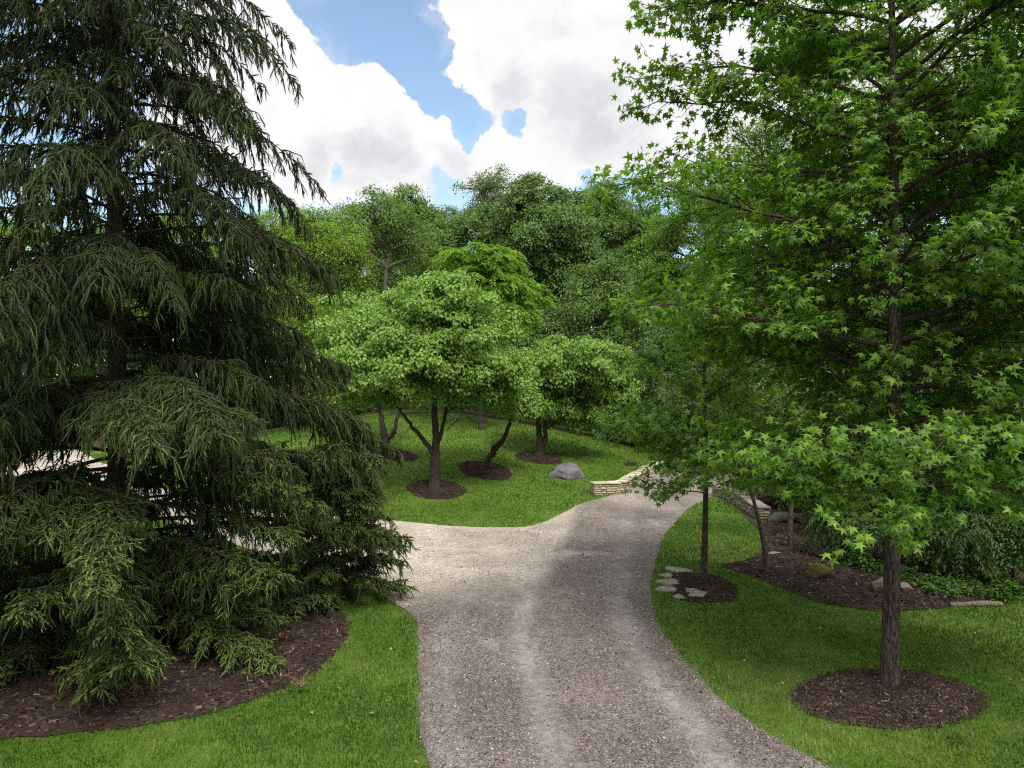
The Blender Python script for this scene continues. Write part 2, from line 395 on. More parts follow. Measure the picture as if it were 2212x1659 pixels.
# paler dusty wheel tracks running up the main drive (they follow the bend)
y13 = t.m('SUBTRACT', Y_, 13)
cx = t.m('ADD', t.m('ADD', .78, t.m('MULTIPLY', y13, .0225)), t.m('MULTIPLY', t.m('SQRT', t.m('ADD', t.m('MULTIPLY', y13, y13), 5)), .1725))
wob = t.m('MULTIPLY', t.m('SUBTRACT', t.noise(pos, .5, 4), .5), .45)
dx = t.m('ADD', t.m('SUBTRACT', X, cx), wob)
tr = None
for o_, w_, k_ in ((-.98, .40, 1.0), (.95, .44, 1.0), (-2.3, .40, .5)):
    q = t.rng(t.m('ABSOLUTE', t.m('SUBTRACT', dx, o_)), 0, w_, k_, 0)
    tr = q if tr is None else t.m('MAXIMUM', tr, q)
trackf = t.m('MULTIPLY', t.m('MULTIPLY', tr, t.rng(Y_, 12, 18, .72, .35)), t.rng(t.noise(t.mapping(pos, (1, .35, 1)), 1.6, 6, .7), .34, .54))
col = t.mix(trackf, coarse, dust)
col = t.mix(t.rng(sm, .58, .72, 0, .35), col, dust)
puddle = t.rng(t.noise(t.mapping(pos, (1.3, .5, 1)), 1.1, 4), .60, .70, 0, .55)
col = t.mix(puddle, col, (.31, .29, .29))
farp = t.rng(Y_, 20, 27)
leftp = t.m('MULTIPLY', t.rng(t.m('ADD', dx, t.m('MULTIPLY', t.noise(pos, 1.1, 4), 1.0)), .05, -.75), t.m('MULTIPLY', t.rng(Y_, 13.5, 17), .85))
col = t.mix(t.m('MAXIMUM', t.m('MAXIMUM', palef, leftp), t.m('MULTIPLY', farp, .3)), col, pale)
patch = t.mix(t.rng(t.noise(pos, .55, 6, .65), .35, .65), (.80, .78, .76, 1), (1.14, 1.12, 1.10, 1))
col = t.mix(1, col, patch, 'MULTIPLY')
clod = t.mix(t.rng(t.noise(pos, 9, 6, .75), .35, .65), (.68, .66, .64, 1), (1.22, 1.20, 1.18, 1))
col = t.mix(.8, col, clod, 'MULTIPLY')
hgt = t.m('ADD', t.m('MULTIPLY', t.vor(pos, 58), -1.0), t.m('MULTIPLY', t.vor(t.v('ADD', pos, (3, 5, 1)), 105), -.5))
M['gravel'] = finish(m, t, col, .92, .12, bump=hgt, bstr=.8, bdist=.02)
road = g.build('gravel_driveway', M['gravel']); tagp(road, 'forking gravel driveway with pale wheel tracks', 'driveway', kind='structure')

OCT = (np.array([[1, 0, 0], [-1, 0, 0], [0, 1, 0], [0, -1, 0], [0, 0, .7], [0, 0, -.7]]), np.array([[0, 2, 4], [2, 1, 4], [1, 3, 4], [3, 0, 4], [2, 0, 5], [1, 2, 5], [3, 1, 5], [0, 3, 5]]))
def pebbles():
    r = np.random.default_rng(8); g = Geo()
    for ya, yb, dn, s0 in ((7.3, 10, 900, .0085), (10, 14, 450, .0095), (14, 22, 110, .011)):
        xm = yb*.76; n = int(2*xm*(yb-ya)*dn); x = r.uniform(-xm, xm, n); y = r.uniform(ya, yb, n)
        ok = inpoly(DRs, x+r.normal(0, .09, n), y+r.normal(0, .09, n)); x, y = x[ok], y[ok]
        c0 = .78+.0225*(y-13)+.1725*np.sqrt((y-13)**2+5)
        tk = np.minimum(np.abs(x-c0+.98), np.abs(x-c0-.95)); q = np.sin(x*1.9+y*.3)+np.sin(x*5+np.sin(y))+r.normal(0, .8, len(x)); ok = (q > -.6) & (r.random(len(x)) < np.clip(tk/.45, .06, 1))*1 > 0; ok &= r.random(len(x)) < np.clip(1.25-(-x*.75-np.abs(y-18.8)*.75+1.4)*.5, .25, 1); x, y = x[ok], y[ok]; n = len(x)
        a = r.uniform(0, 6.28, n); sz = s0*r.lognormal(0, .35, n)
        leaves(g, *OCT, np.column_stack([x, y, H(x, y)+.014+sz*.3]), np.column_stack([np.cos(a), np.sin(a), r.normal(0, .3, n)]), np.column_stack([r.normal(0, .4, n), r.normal(0, .4, n), np.ones(n)]), sz, np.clip(r.normal(.48, .27, n), 0, 1))
    m, t = newmat('loose_stones'); a_ = t.new('ShaderNodeAttribute', attribute_name='tone').outputs['Fac']
    finish(m, t, t.ramp(a_, [(0, (.032, .028, .028)), (.35, (.095, .082, .078)), (.65, (.20, .178, .172)), (1, (.40, .375, .365))]), .85, .2)
    o = g.build('loose_gravel', m); tagp(o, 'loose crushed stones lying on the gravel driveway', 'gravel', kind='stuff')
pebbles()

# woodland floor, behind the crest and on the right
FLR = np.array([tuple(pix(1600, 1100)), tuple(pix(1622, 1062)), (12.5, 29), (17, 32.5), (30, 33), (90, 30), (90, 14), (40, 14.2), (16, 14.6), tuple(pix(2212, 1288)), tuple(pix(2050, 1290)), tuple(pix(1850, 1240)), tuple(pix(1660, 1160))])
FLR2 = np.array([(-90, 52), (-40, 50), (-26, 50), (-16, 45), (-9, 44.5), (-5, 43), (0, 42.4), (4, 41.6), (6.9, 40.4), (9.5, 39.6), (14, 39), (30, 37.5), (90, 40), (90, 95), (0, 110), (-90, 95)])
m, t = newmat('leaf_litter_soil')
pos = t.new('ShaderNodeTexCoord').outputs['Object']
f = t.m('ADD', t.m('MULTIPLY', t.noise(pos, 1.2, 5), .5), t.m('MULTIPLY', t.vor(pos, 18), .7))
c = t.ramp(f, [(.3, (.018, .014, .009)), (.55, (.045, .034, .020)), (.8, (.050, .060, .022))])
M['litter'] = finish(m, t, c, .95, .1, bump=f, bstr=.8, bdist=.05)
for P_, nm in ((FLR, 'right'), (FLR2, 'back')):
    V, Fc = drape(smooth_closed(P_, 1.0), .010 if nm == 'right' else .012, 1.0 if nm == 'right' else 2.0)
    V[:, 2] += .02
    g = Geo(); g.add(V, Fc, .5, 0, True); o = g.build('woodland_floor', M['litter'])
    tagp(o, 'dark leaf-littered soil under the right-hand trees' if nm == 'right' else 'dark shaded soil under the trees behind the slope', 'ground', kind='structure')

# mulch
m, t = newmat('bark_mulch')
pos = t.new('ShaderNodeTexCoord').outputs['Object']
at_ = t.new('ShaderNodeAttribute', attribute_name='tone').outputs['Fac']
f = t.m('ADD', t.m('MULTIPLY', t.noise(pos, 30, 5, .7), .6), t.m('MULTIPLY', t.noise(pos, 1.8, 4), .5))
f = t.m('ADD', t.m('MULTIPLY', f, .7), t.m('MULTIPLY', at_, .42))
c = t.ramp(f, [(.28, (.013, .009, .0075)), (.56, (.036, .024, .020)), (.79, (.090, .062, .050)), (.98, (.27, .21, .17))])
M['mulch'] = finish(m, t, c, .95, .1, bump=f, bstr=.9, bdist=.03)

BOX = np.array([[-.5, -.5, 0], [.5, -.5, 0], [.5, .5, 0], [-.5, .5, 0], [-.4, -.45, 1], [.4, -.45, 1], [.42, .45, 1], [-.4, .45, 1]])
BOXF = np.array([[0, 3, 2, 1], [4, 5, 6, 7], [0, 1, 5, 4], [1, 2, 6, 5], [2, 3, 7, 6], [3, 0, 4, 7]])
def chips(g, P, mound_edge, mound, dens, off, sl=(.03, .10), seed=5, zof=None):
    r = np.random.default_rng(seed)
    x0, y0 = P.min(0)-.12; x1, y1 = P.max(0)+.12; n = int((x1-x0)*(y1-y0)*dens)
    x = r.uniform(x0, x1, n); y = r.uniform(y0, y1, n); ok = inpoly(P, x+r.normal(0, .045, n), y+r.normal(0, .045, n)); x, y = x[ok], y[ok]
    d = np.full(len(x), 1e9)
    for i in range(0, len(P)): d = np.minimum(d, np.hypot(x-P[i, 0], y-P[i, 1]))
    tt = np.clip(d/mound_edge, 0, 1); z = H(x, y)+off+mound*tt*tt*(3-2*tt)-.004
    n = len(x); L = r.uniform(*sl, n); Wd = L*r.uniform(.12, .35, n); Tk = r.uniform(.004, .012, n)
    a = r.uniform(0, 6.28, n); tilt = r.normal(0, .25, n)
    D = np.column_stack([np.cos(a)*np.cos(tilt), np.sin(a)*np.cos(tilt), np.sin(tilt)])
    N = unit(np.column_stack([r.normal(0, .3, n), r.normal(0, .3, n), np.ones(n)])); Xv = unit(np.cross(D, N)); Zv = np.cross(Xv, D)
    T = BOX[None]*np.stack([Wd, L, Tk], 1)[:, None, :]
    Vv = T[:, :, 0:1]*Xv[:, None]+T[:, :, 1:2]*D[:, None]+T[:, :, 2:3]*Zv[:, None]+np.column_stack([x, y, z])[:, None]
    Fv = (BOXF[None]+(np.arange(n)*8)[:, None, None]).reshape(-1, 4)
    tone = np.repeat(np.clip(r.normal(.45, .33, n), 0, 1.25), 6)
    g.add(Vv.reshape(-1, 3), Fv, tone, 0)
def mulch_bed(name, P, label, mound=.06, edge=.35, dens=700, step=.12, sl=(.03, .10), jit=.05, seed=0, group=None):
    Pd = jitter(smooth_closed(P, .12), jit*1.7, seed)
    V, Fc = drape(Pd, .016, step, mound, edge, .02, seed)
    c = Pd.mean(0); org = (c[0], c[1], float(H(*c)))
    g = Geo(); g.add(V, Fc, .3, 0, True); chips(g, Pd, edge, mound, dens, .02, sl, seed+3)
    o = g.build(name, M['mulch'], origin=org); tagp(o, label, 'mulch bed', group)
    return Pd
def ell(cu, cv, hw, hh, tilt=0, n=14):
    a = np.linspace(0, 2*np.pi, n, endpoint=False)
    return np.array([pix(cu+hw*math.cos(q), cv+hh*math.sin(q)+tilt*math.cos(q)) for q in a])
BEDS = []
bedL = np.array([pix(u, v) for u, v in [(-350, 1640), (-150, 1612), (0, 1598), (150, 1586), (300, 1570), (450, 1541), (600, 1491), (690, 1440), (742, 1388), (752, 1345), (715, 1310), (600, 1275), (400, 1245), (100, 1225), (-300, 1240), (-500, 1450)]])
BEDS.append(mulch_bed('mulch_bed', bedL, 'large dark brown mulch bed under the big spruce', .07, .5, 480, .2, (.04, .12), .06, 1))
GR = 'round mulch rings at tree bases'
BEDS.append(mulch_bed('mulch_ring', ell(1920, 1512, 205, 63, 6), 'oval mulch ring around the thick trunk of the near right tree', .07, .3, 1700, .09, (.03, .09), .05, 2, GR))
BEDS.append(mulch_bed('mulch_ring', np.array([pix(u, v) for u, v in [(1490, 1240), (1560, 1250), (1594, 1280), (1570, 1298), (1510, 1302), (1462, 1292), (1450, 1262), (1462, 1240)]]), 'small mulch patch beside flagstones at the slim young tree', .05, .25, 900, .12, (.03, .09), .04, 3, GR))
bedR = np.array([pix(u, v) for u, v in [(1562, 1222), (1620, 1208), (1648, 1190), (1655, 1155), (1640, 1112), (1640, 1075), (1760, 1070), (1900, 1130), (2080, 1210), (2160, 1270), (2130, 1296), (2040, 1312), (1950, 1319), (1850, 1316), (1750, 1296), (1640, 1252)]])
BEDS.append(mulch_bed('mulch_bed', bedR, 'dark mulch bed with rocks along the woodland edge on the right', .05, .4, 260, .25, (.05, .14), .08, 4))
for k_, (cu, cv, hw, hh, ti, lb) in enumerate([(942, 1058, 63, 21, 3, 'mulch ring around the forked tree nearest the gravel fork'), (1048, 1017, 58, 19, 8, 'mulch ring around the leaning trunk mid lawn'),
        (839, 981, 63, 14, 8, 'mulch ring on the upper slope beside the spruce branches'), (1163, 989, 50, 13, 6, 'mulch ring behind the grey boulder under the twin-stemmed tree')]):
    BEDS.append(mulch_bed('mulch_ring', ell(cu, cv, hw, hh, ti), lb, .06, .4, 330, .2, (.05, .13), .06, 6+k_, GR))
BEDS.append(mulch_bed('mulch_ring', ell(1362, 1003, 14, 4), 'tiny reddish mulch patch by the far end of the stone wall', .05, .2, 300, .2, (.05, .13), .04, 12, GR))

# ------------------------------------------------------------------ grass blades on the nearer lawn
def grass_field():
    global WV
    r = np.random.default_rng(3)
    g = Geo()
    for (ya, yb, dens, wdt, hgt) in ((6.4, 10, 2400, .008, .065), (10, 13, 1800, .010, .065), (13, 17, 1100, .013, .065), (17, 25, 600, .017, .065), (25, 33, 260, .026, .075), (33, 43, 150, .036, .08)):
        WV = np.random.default_rng(55); xm = yb*.75+3.2; n = int(2*xm*(yb-ya)*dens)
        y = r.uniform(ya, yb, n); x = r.uniform(-xm, xm, n)
        ok = (np.abs(x) < y*.73+3.2) & ~inpoly(DRs, x+r.normal(0, .035, n), y+r.normal(0, .035, n))
        x, y = x[ok], y[ok]
        ok = np.ones(len(x), bool)
        for B in BEDS:
            bb = (x > B[:, 0].min()) & (x < B[:, 0].max()) & (y > B[:, 1].min()) & (y < B[:, 1].max())
            if bb.any(): ok[np.where(bb)[0][inpoly(B, x[bb]+r.normal(0, .04, bb.sum()), y[bb]+r.normal(0, .04, bb.sum()))]] = False
        x, y = x[ok], y[ok]
        if True:
            fl = smooth_closed(FLR, 1.0); kk = ~inpoly(fl, x, y); x, y = x[kk], y[kk]
        # hidden under the spruce there is no need for blades
        n = len(x); z = H(x, y)-.004
        h = hgt*r.uniform(.55, 1.35, n); a = r.uniform(0, 6.28, n); lean = np.abs(r.normal(.35, .3, n))
        # mowing and wind comb: neighbouring blades lean alike
        la = 2.5*np.sin(x*.9+y*.4)+1.7*np.sin(y*1.3-x*.5)+r.normal(0, .9, n)
        tip = np.column_stack([np.cos(la)*np.sin(lean), np.sin(la)*np.sin(lean), np.cos(lean)])*h[:, None]
        B = np.column_stack([x, y, z]); sd = np.column_stack([np.cos(a), np.sin(a), np.zeros(n)])*(wdt*r.uniform(.7, 1.4, n))[:, None]/2
        V = np.stack([B-sd, B+sd, B+tip], 1).reshape(-1, 3)
        q = np.zeros(n)
        for fr, am in ((.6, .12), (1.5, .11), (3.7, .10), (8, .10), (17, .08)):
            for _ in range(3):
                th_ = WV.uniform(0, 6.28); q += am*np.sin(fr*(x*math.cos(th_)+y*math.sin(th_))+WV.uniform(0, 6.28)+1.2*np.sin(fr*.6*(x*math.sin(th_)-y*math.cos(th_))))
        tone = np.clip(.45+q*(.95 if ya < 25 else .6)+r.normal(0, .20 if ya < 17 else .09, n), 0, 1)
        aa = r.uniform(0, 6.28, n); rr_ = r.uniform(0, .22, n)
        edge = inpoly(DRs, x+rr_*np.cos(aa), y+rr_*np.sin(aa))
        dry = (r.random(n) < (.045 if ya < 17 else .012)+.05*(q > .2)) | (edge & (r.random(n) < .5))
        F3 = np.arange(3*n).reshape(-1, 3)
        g.add(V, F3[~dry], tone[~dry], 0)
        Vd = V.reshape(-1, 3, 3)[dry].reshape(-1, 3); g.add(Vd, np.arange(len(Vd)).reshape(-1, 3), tone[dry], 1)
    o = g.build('lawn_grass', [M['grass'], M['drygrass']]); tagp(o, 'short mown grass blades growing on the lawn', 'grass', kind='stuff')
grass_field()

# ------------------------------------------------------------------ broad-leaved trees
def curve_between(a, b, n, sag, r, wob=.06):
    a = np.asarray(a, float); b = np.asarray(b, float); t = np.linspace(0, 1, n)[:, None]
    L = np.linalg.norm(b-a); P = a*(1-t)+b*t
    P[:, 2] += sag*L*np.sin(np.pi*t[:, 0])
    w_ = np.cumsum(r.normal(0, wob*L/n, (n, 3)), 0); w_ -= w_[-1]*t
    return P+w_*np.sin(np.pi*t)**.5

CD = 1.45
def crown(gl, gw, r, lobes, anchors, tmpl, leaf=.15, sprays=30, per=20, sprad=.42, droop=.5, flat=.35, frond=False, tone0=.5, up=.5, twr=.012, inner=.15, limb_r=.07, tw_every=2, squash=.82):
    """lobes: list of (centre, radius); anchors: points on the trunk that carry limbs"""
    anchors = np.asarray(anchors, float)
    allc = np.array([c for c, _ in lobes]); cc = allc.mean(0)
    ext = np.abs(allc-cc).max(0)+1e-3
    for c, R in lobes:
        c = np.asarray(c, float)
        low = anchors[anchors[:, 2] < c[2]+.2]
        if len(low) == 0: low = anchors[:1]
        d = np.linalg.norm((low-c)*np.array([1, 1, 1.0]), axis=1)+.7*np.abs(low[:, 2]-(c[2]-.45*np.hypot(*(low[:, :2]-c[:2]).T)))
        a = low[np.argmin(d)]
        limb = curve_between(a, c, 8, .06, r)
        rr = np.linspace(limb_r*(.5+.5*np.linalg.norm(c-a)/4), limb_r*.22, 8)
        tubes(gw, limb, rr, 6)
        out = unit((c-cc)/ext)
        ns = max(4, int(sprays*CD*(R/1.0)**2))
        dirs = unit(r.normal(0, 1, (ns, 3)) + out*.75 + np.array([0, 0, up]))
        rad = R*np.where(r.random(ns) < inner, r.uniform(.25, .75, ns), r.uniform(.78, 1.08, ns))
        Pc = c+dirs*rad[:, None]*np.array([1.1, 1.1, squash])
        # twigs
        q = Pc[::tw_every]; 
        tt = np.linspace(0, 1, 4)[None, :, None]; base = limb[r.integers(4, 8, len(q))]
        TP = base[:, None]*(1-tt)+q[:, None]*tt; TP[:, :, 2] += .12*R*np.sin(np.pi*tt[..., 0])
        tubes(gw, TP, np.broadcast_to(np.linspace(twr*1.6, twr*.5, 4), (len(q), 4)), 4)
        # leaves
        nrm = unit(dirs*.7+np.array([0, 0, 1.0])+r.normal(0, .25, (ns, 3)))
        e1 = unit(np.cross(nrm, r.normal(0, 1, (ns, 3)))); e2 = np.cross(nrm, e1)
        st = np.clip(tone0+r.normal(0, .13, ns), 0, 1)
        if frond:
            a_ = r.uniform(0, 6.28, (ns, per//7 if per >= 14 else 2)); nf = a_.shape[1]
            fd = e1[:, None]*np.cos(a_)[..., None]+e2[:, None]*np.sin(a_)[..., None]+dirs[:, None]*.4
            fd = unit(fd).reshape(-1, 3); k = 9
            s = np.linspace(.12, 1, k)[None, :, None]; FL = sprad*1.35*r.uniform(.7, 1.2, (len(fd), 1, 1))
            base = np.repeat(Pc, nf, 0)[:, None]
            PP = base+fd[:, None]*s*FL; PP[:, :, 2] -= (s[..., 0]**1.8)*FL[..., 0]*droop*1.1
            side = unit(np.cross(fd, np.array([0, 0, 1.])))[:, None]
            for sg in (-1, 1):
                D = side*sg*.9+fd[:, None]*.45+np.array([0, 0, -droop*.9])+r.normal(0, .15, PP.shape)
                N = np.array([0, 0, 1.])+dirs.repeat(nf, 0)[:, None]*.4+r.normal(0, .25, PP.shape)
                tn = np.clip(np.repeat(np.repeat(st, nf), k)+r.normal(0, .1, PP.shape[0]*k), 0, 1)
                leaves(gl, *tmpl, PP.reshape(-1, 3), D.reshape(-1, 3), N.reshape(-1, 3), leaf*r.uniform(.7, 1.2, len(tn)), tn)
        else:
            a_ = r.uniform(0, 6.28, (ns, per)); rho = sprad*np.sqrt(r.random((ns, per)))*r.uniform(.7, 1.2, (ns, 1))
            rad_dir = e1[:, None]*np.cos(a_)[..., None]+e2[:, None]*np.sin(a_)[..., None]
            PP = Pc[:, None]+rad_dir*rho[..., None]+nrm[:, None]*r.normal(0, sprad*flat, (ns, per, 1))
            PP[:, :, 2] -= .35*rho**2/sprad
            D = rad_dir*.8+dirs[:, None]*.3+np.array([0, 0, -droop])+r.normal(0, .35, PP.shape)
            N = nrm[:, None]+r.normal(0, .38, PP.shape)
            tn = np.clip(np.repeat(st, per)+r.normal(0, .13, ns*per), 0, 1)
            leaves(gl, *tmpl, PP.reshape(-1, 3), D.reshape(-1, 3), N.reshape(-1, 3), leaf*r.uniform(.65, 1.2, ns*per), tn)

def lobes_in(r, c, rad, n, lr, shell=.55, hollow_bottom=True):
    out = []; c = np.asarray(c, float); rad = np.asarray(rad, float)
    tries = 0
    while len(out) < n and tries < n*60:
        tries += 1
        d = unit(r.normal(0, 1, 3)); s = r.uniform(shell, .95)
        p = d*s
        if hollow_bottom and p[2] < -.55: continue
        q = c+p*rad*(1-lr*.5/rad.max()); R = lr*r.uniform(.65, 1.25)
        if all(np.linalg.norm(q-o[0]) > .62*min(R, o[1])+.15 for o in out) or tries > n*40: out.append((q, R))
    return out

def trunk_geo(g, path, radii, sides=12, flare=True):
    tubes(g, path, radii, sides)

def bg_tree(name, u, Y, vtop, vbot, hw, mat, bark, label, group, tmpl=RHOMB, leaf=.17, nl=34, lr=1.25, sprays=26, per=18, droop=.5, frond=False, seed=0, tr=None, depth=1.0, sprad=.45, cat='tree', up=.5, tone=.5, inner=.15, lean=0, shell=.5, window=False, dens=1):
    r = np.random.default_rng(seed+100)
    x, ztop = xz(u, vtop, Y); _, zbot = xz(u, vbot, Y); R = hw/FPX*Y
    hb = float(H(x+lean, Y)); zbot = max(zbot, hb+.2)
    base = Vector((x+lean, Y, hb))
    o = empty(name, base, label, cat, group)
    hgt = ztop-hb; tr = tr or max(.10, hgt*.014)
    n = 12; t = np.linspace(0, 1, n)
    path = np.column_stack([np.full(n, x+lean), np.full(n, Y), hb-.15+t*(hgt*.86+.15)])
    path[:, 0] += -lean*t+np.cumsum(r.normal(0, hgt*.006, n)); path[:, 1] += np.cumsum(r.normal(0, hgt*.006, n))
    rr = tr*(1-t*.88)*(1+.5*np.exp(-t*hgt/.35))
    gw = Geo(); tubes(gw, path, rr, 10)
    gl = Geo(); gb = Geo()
    c = (x, Y, (ztop+zbot)/2); rz = (ztop-zbot)/2
    lb = lobes_in(r, c, (R, R*depth, rz), nl, min(lr, R*.55, rz*.75), shell)
    if window: lb = [q for q in lb if not (abs(q[0][0]-x) < .30*R+q[1]*.6 and q[0][2] < c[2] and q[0][1] < Y+.3*R)]
    lo = hb+ (zbot-hb)*.7
    anchors = path[(path[:, 2] > min(lo, hb+hgt*.35))]
    if len(anchors) == 0: anchors = path[-4:]
    crown(gl, gb, r, lb, anchors, tmpl, leaf, sprays*dens, per, sprad, droop, frond=frond, limb_r=tr*.5, up=up, tone0=tone, inner=inner, tw_every=2)
    gw.build('trunk', M[bark], o, base); gb.build('limbs', M[bark], o, base); gl.build('crown', M[mat], o, base)
    return o

GB = 'woodland trees behind the lawn'
GRt = 'woodland trees on the right'
GLf = 'trees beyond the spruce on the left'
# u, Y, vtop, vbot, hw, material, bark, label, group, kwargs
BT = [
 ('broadleaf_tree', 1045, 38, 500, 775, 126, 'walnut', 'bark', 'bright green domed tree with drooping feathered leaves behind the lawn trees', GB, dict(tmpl=LANCE, frond=True, leaf=.24, nl=52, lr=.85, sprays=24, per=24, droop=.5, sprad=.45, up=.3, shell=.3)),
 ('broadleaf_tree', 822, 50, 392, 640, 112, 'locust', 'bark_pale', 'light green airy tree with pale bare lower trunk left of centre', GB, dict(tmpl=RHOMB, leaf=.20, nl=60, lr=.95, sprays=17, per=16, droop=.5, tr=.30, sprad=.5, shell=.3, window=True)),
 ('broadleaf_tree', 706, 44, 455, 690, 92, 'lime', 'bark', 'yellow-green rounded tree just right of the spruce tips', GB, dict(leaf=.16, nl=34, lr=1.0, sprays=24)),
 ('broadleaf_tree', 1170, 55, 380, 730, 128, 'oak', 'bark_dark', 'large dark green domed tree tallest mass at centre', GB, dict(leaf=.22, nl=58, lr=1.45, sprays=24, per=20, tmpl=OVAL, droop=.7)),
 ('broadleaf_tree', 1300, 60, 392, 700, 92, 'oak', 'bark_dark', 'dark green rounded tree right of the tallest dome', GB, dict(leaf=.22, nl=40, lr=1.4, sprays=22, per=20)),
 ('broadleaf_tree', 1025, 60, 432, 700, 110, 'oak', 'bark_dark', 'dark green tree behind the bright domed tree', GB, dict(leaf=.22, nl=40, lr=1.4, sprays=22, per=20)),
 ('broadleaf_tree', 1050, 72, 338, 520, 88, 'syc', 'bark_pale', 'wispy grey-green tree top poking above the dark domes', GB, dict(leaf=.26, nl=34, lr=1.0, sprays=10, per=11, shell=.2, sprad=.55)),
 ('broadleaf_tree', 905, 64, 392, 640, 78, 'mid', 'bark', 'mid-green pointed tree between the airy tree and the dark domes', GB, dict(leaf=.22, nl=34, lr=1.2, sprays=22)),
 ('broadleaf_tree', 1290, 46, 560, 800, 95, 'oak', 'bark_dark', 'low dark green tree at the right end of the lawn crest', GB, dict(leaf=.17, nl=34, lr=1.0, sprays=24)),
 ('broadleaf_tree', 1390, 64, 408, 760, 90, 'mid', 'bark', 'mid-green tree left of and behind the near star-leaved crown', GB, dict(leaf=.22, nl=36, lr=1.3, sprays=22)),
 ('broadleaf_tree', 1175, 46, 640, 830, 70, 'oak', 'bark_dark', 'small dark tree in the shaded gap behind the lawn', GB, dict(leaf=.17, nl=24, lr=1.0, sprays=22)),
 ('broadleaf_tree', 700, 40, 640, 830, 95, 'lime', 'bark', 'low yellow-green tree under the taller yellow-green one', GB, dict(leaf=.15, nl=30, lr=.95, sprays=24)),
 ('broadleaf_tree', 930, 57, 520, 780, 90, 'mid', 'bark', 'mid-green tree filling the gap behind the forked lawn tree', GB, dict(leaf=.17, nl=30, lr=1.1, sprays=22)),
 ('broadleaf_tree', 790, 57, 500, 800, 90, 'oak', 'bark_dark', 'dark small tree at the foot of the pale-trunked tree', GB, dict(leaf=.17, nl=24, lr=1.0, sprays=22)),
 ('broadleaf_tree', 1245, 58, 398, 720, 95, 'oak', 'bark_dark', 'dark green tree filling the shoulder between the two dark domes', GB, dict(leaf=.22, nl=44, lr=1.3, sprays=24, per=20)),
 ('broadleaf_tree', 1400, 52, 500, 860, 100, 'mid', 'bark_dark', 'green tree standing where the drive disappears into the wood', GB, dict(leaf=.18, nl=40, lr=1.1, sprays=24)),
 ('broadleaf_tree', 640, 52, 430, 760, 95, 'lime', 'bark', 'yellow-green tree directly behind the right spruce boughs', GLf, dict(leaf=.18, nl=38, lr=1.1, sprays=24)),
 ('broadleaf_tree', 765, 60, 445, 740, 90, 'mid', 'bark_dark', 'mid-green tree filling the gap left of the pale trunk', GB, dict(leaf=.21, nl=40, lr=1.2, sprays=24)),
 ('broadleaf_tree', 560, 56, 455, 800, 110, 'mid', 'bark', 'mid-green tree half hidden by right spruce boughs', GLf, dict(leaf=.2, nl=36, lr=1.4, sprays=18)),
 ('broadleaf_tree', 400, 58, 400, 790, 120, 'lime', 'bark', 'light green tree glimpsed through spruce right of its trunk', GLf, dict(leaf=.2, nl=36, lr=1.5, sprays=18)),
 ('broadleaf_tree', 215, 60, 450, 800, 115, 'mid', 'bark', 'mid-green tree directly behind the spruce trunk', GLf, dict(leaf=.2, nl=32, lr=1.5, sprays=18)),
 ('broadleaf_tree', 50, 58, 415, 800, 120, 'walnut', 'bark', 'green tree glimpsed at the far left behind the spruce', GLf, dict(leaf=.2, nl=32, lr=1.5, sprays=18)),
 ('broadleaf_tree', -140, 58, 350, 800, 120, 'mid', 'bark', 'green tree beyond the left edge behind the spruce', GLf, dict(leaf=.22, nl=28, lr=1.6, sprays=14)),
 ('broadleaf_tree', 1510, 52, 350, 780, 105, 'mid', 'bark', 'mid-green tree behind the left half of the star-leaved crown', GRt, dict(leaf=.19, nl=38, lr=1.3, sprays=22)),
 ('broadleaf_tree', 1640, 44, 190, 760, 120, 'mid', 'bark', 'tall green tree behind the star-leaved crown near its trunk', GRt, dict(leaf=.18, nl=46, lr=1.3, sprays=20)),
 ('broadleaf_tree', 1830, 36, 20, 760, 140, 'walnut', 'bark_dark', 'tall green woodland tree just left of the near thick trunk', GRt, dict(leaf=.16, nl=48, lr=1.15, sprays=20)),
 ('broadleaf_tree', 2050, 30, -60, 800, 150, 'mid', 'bark_dark', 'tall woodland tree just right of the near thick trunk', GRt, dict(leaf=.15, nl=48, lr=1.1, sprays=20)),
 ('broadleaf_tree', 2230, 25, 30, 900, 120, 'mid', 'bark_dark', 'tall leafy tree at the right edge of the woodland', GRt, dict(leaf=.14, nl=40, lr=1.0, sprays=20)),
 ('broadleaf_tree', 1480, 38, 640, 930, 95, 'shrub', 'bark_dark', 'dark low tree behind the slim young star-leaved tree', GRt, dict(leaf=.14, nl=34, lr=.95, sprays=24)),
 ('broadleaf_tree', 1640, 33, 560, 930, 105, 'shrub', 'bark_dark', 'dark understorey tree beyond the right stone wall', GRt, dict(leaf=.14, nl=38, lr=.95, sprays=24)),
 ('broadleaf_tree', 1850, 27, 520, 990, 125, 'shrub', 'bark_dark', 'dark understorey tree left of the near thick trunk', GRt, dict(leaf=.13, nl=40, lr=.95, sprays=24)),
 ('broadleaf_tree', 2080, 22, 500, 1000, 125, 'shrub', 'bark_dark', 'dark understorey tree right of the near thick trunk', GRt, dict(leaf=.12, nl=40, lr=.85, sprays=24)),
 ('broadleaf_tree', 2085, 19.5, 740, 890, 55, 'lime', 'bark_dark', 'small yellow-green sapling bright among dark leaves at right', GRt, dict(leaf=.10, nl=14, lr=.4, sprays=60, per=10, sprad=.25, tr=.05)),
 ('broadleaf_tree', 2280, 17, 420, 1080, 120, 'shrub', 'bark_dark', 'dark leafy tree on the right picture edge', GRt, dict(leaf=.11, nl=34, lr=.8, sprays=28)),
]
for i, (nm, u, Y, vt, vb, hw, mt, bk, lb, gp, kw) in enumerate(BT):
    bg_tree(nm, u, Y, vt, vb, hw, mt, bk, lb, gp, seed=i*7+1, **kw)

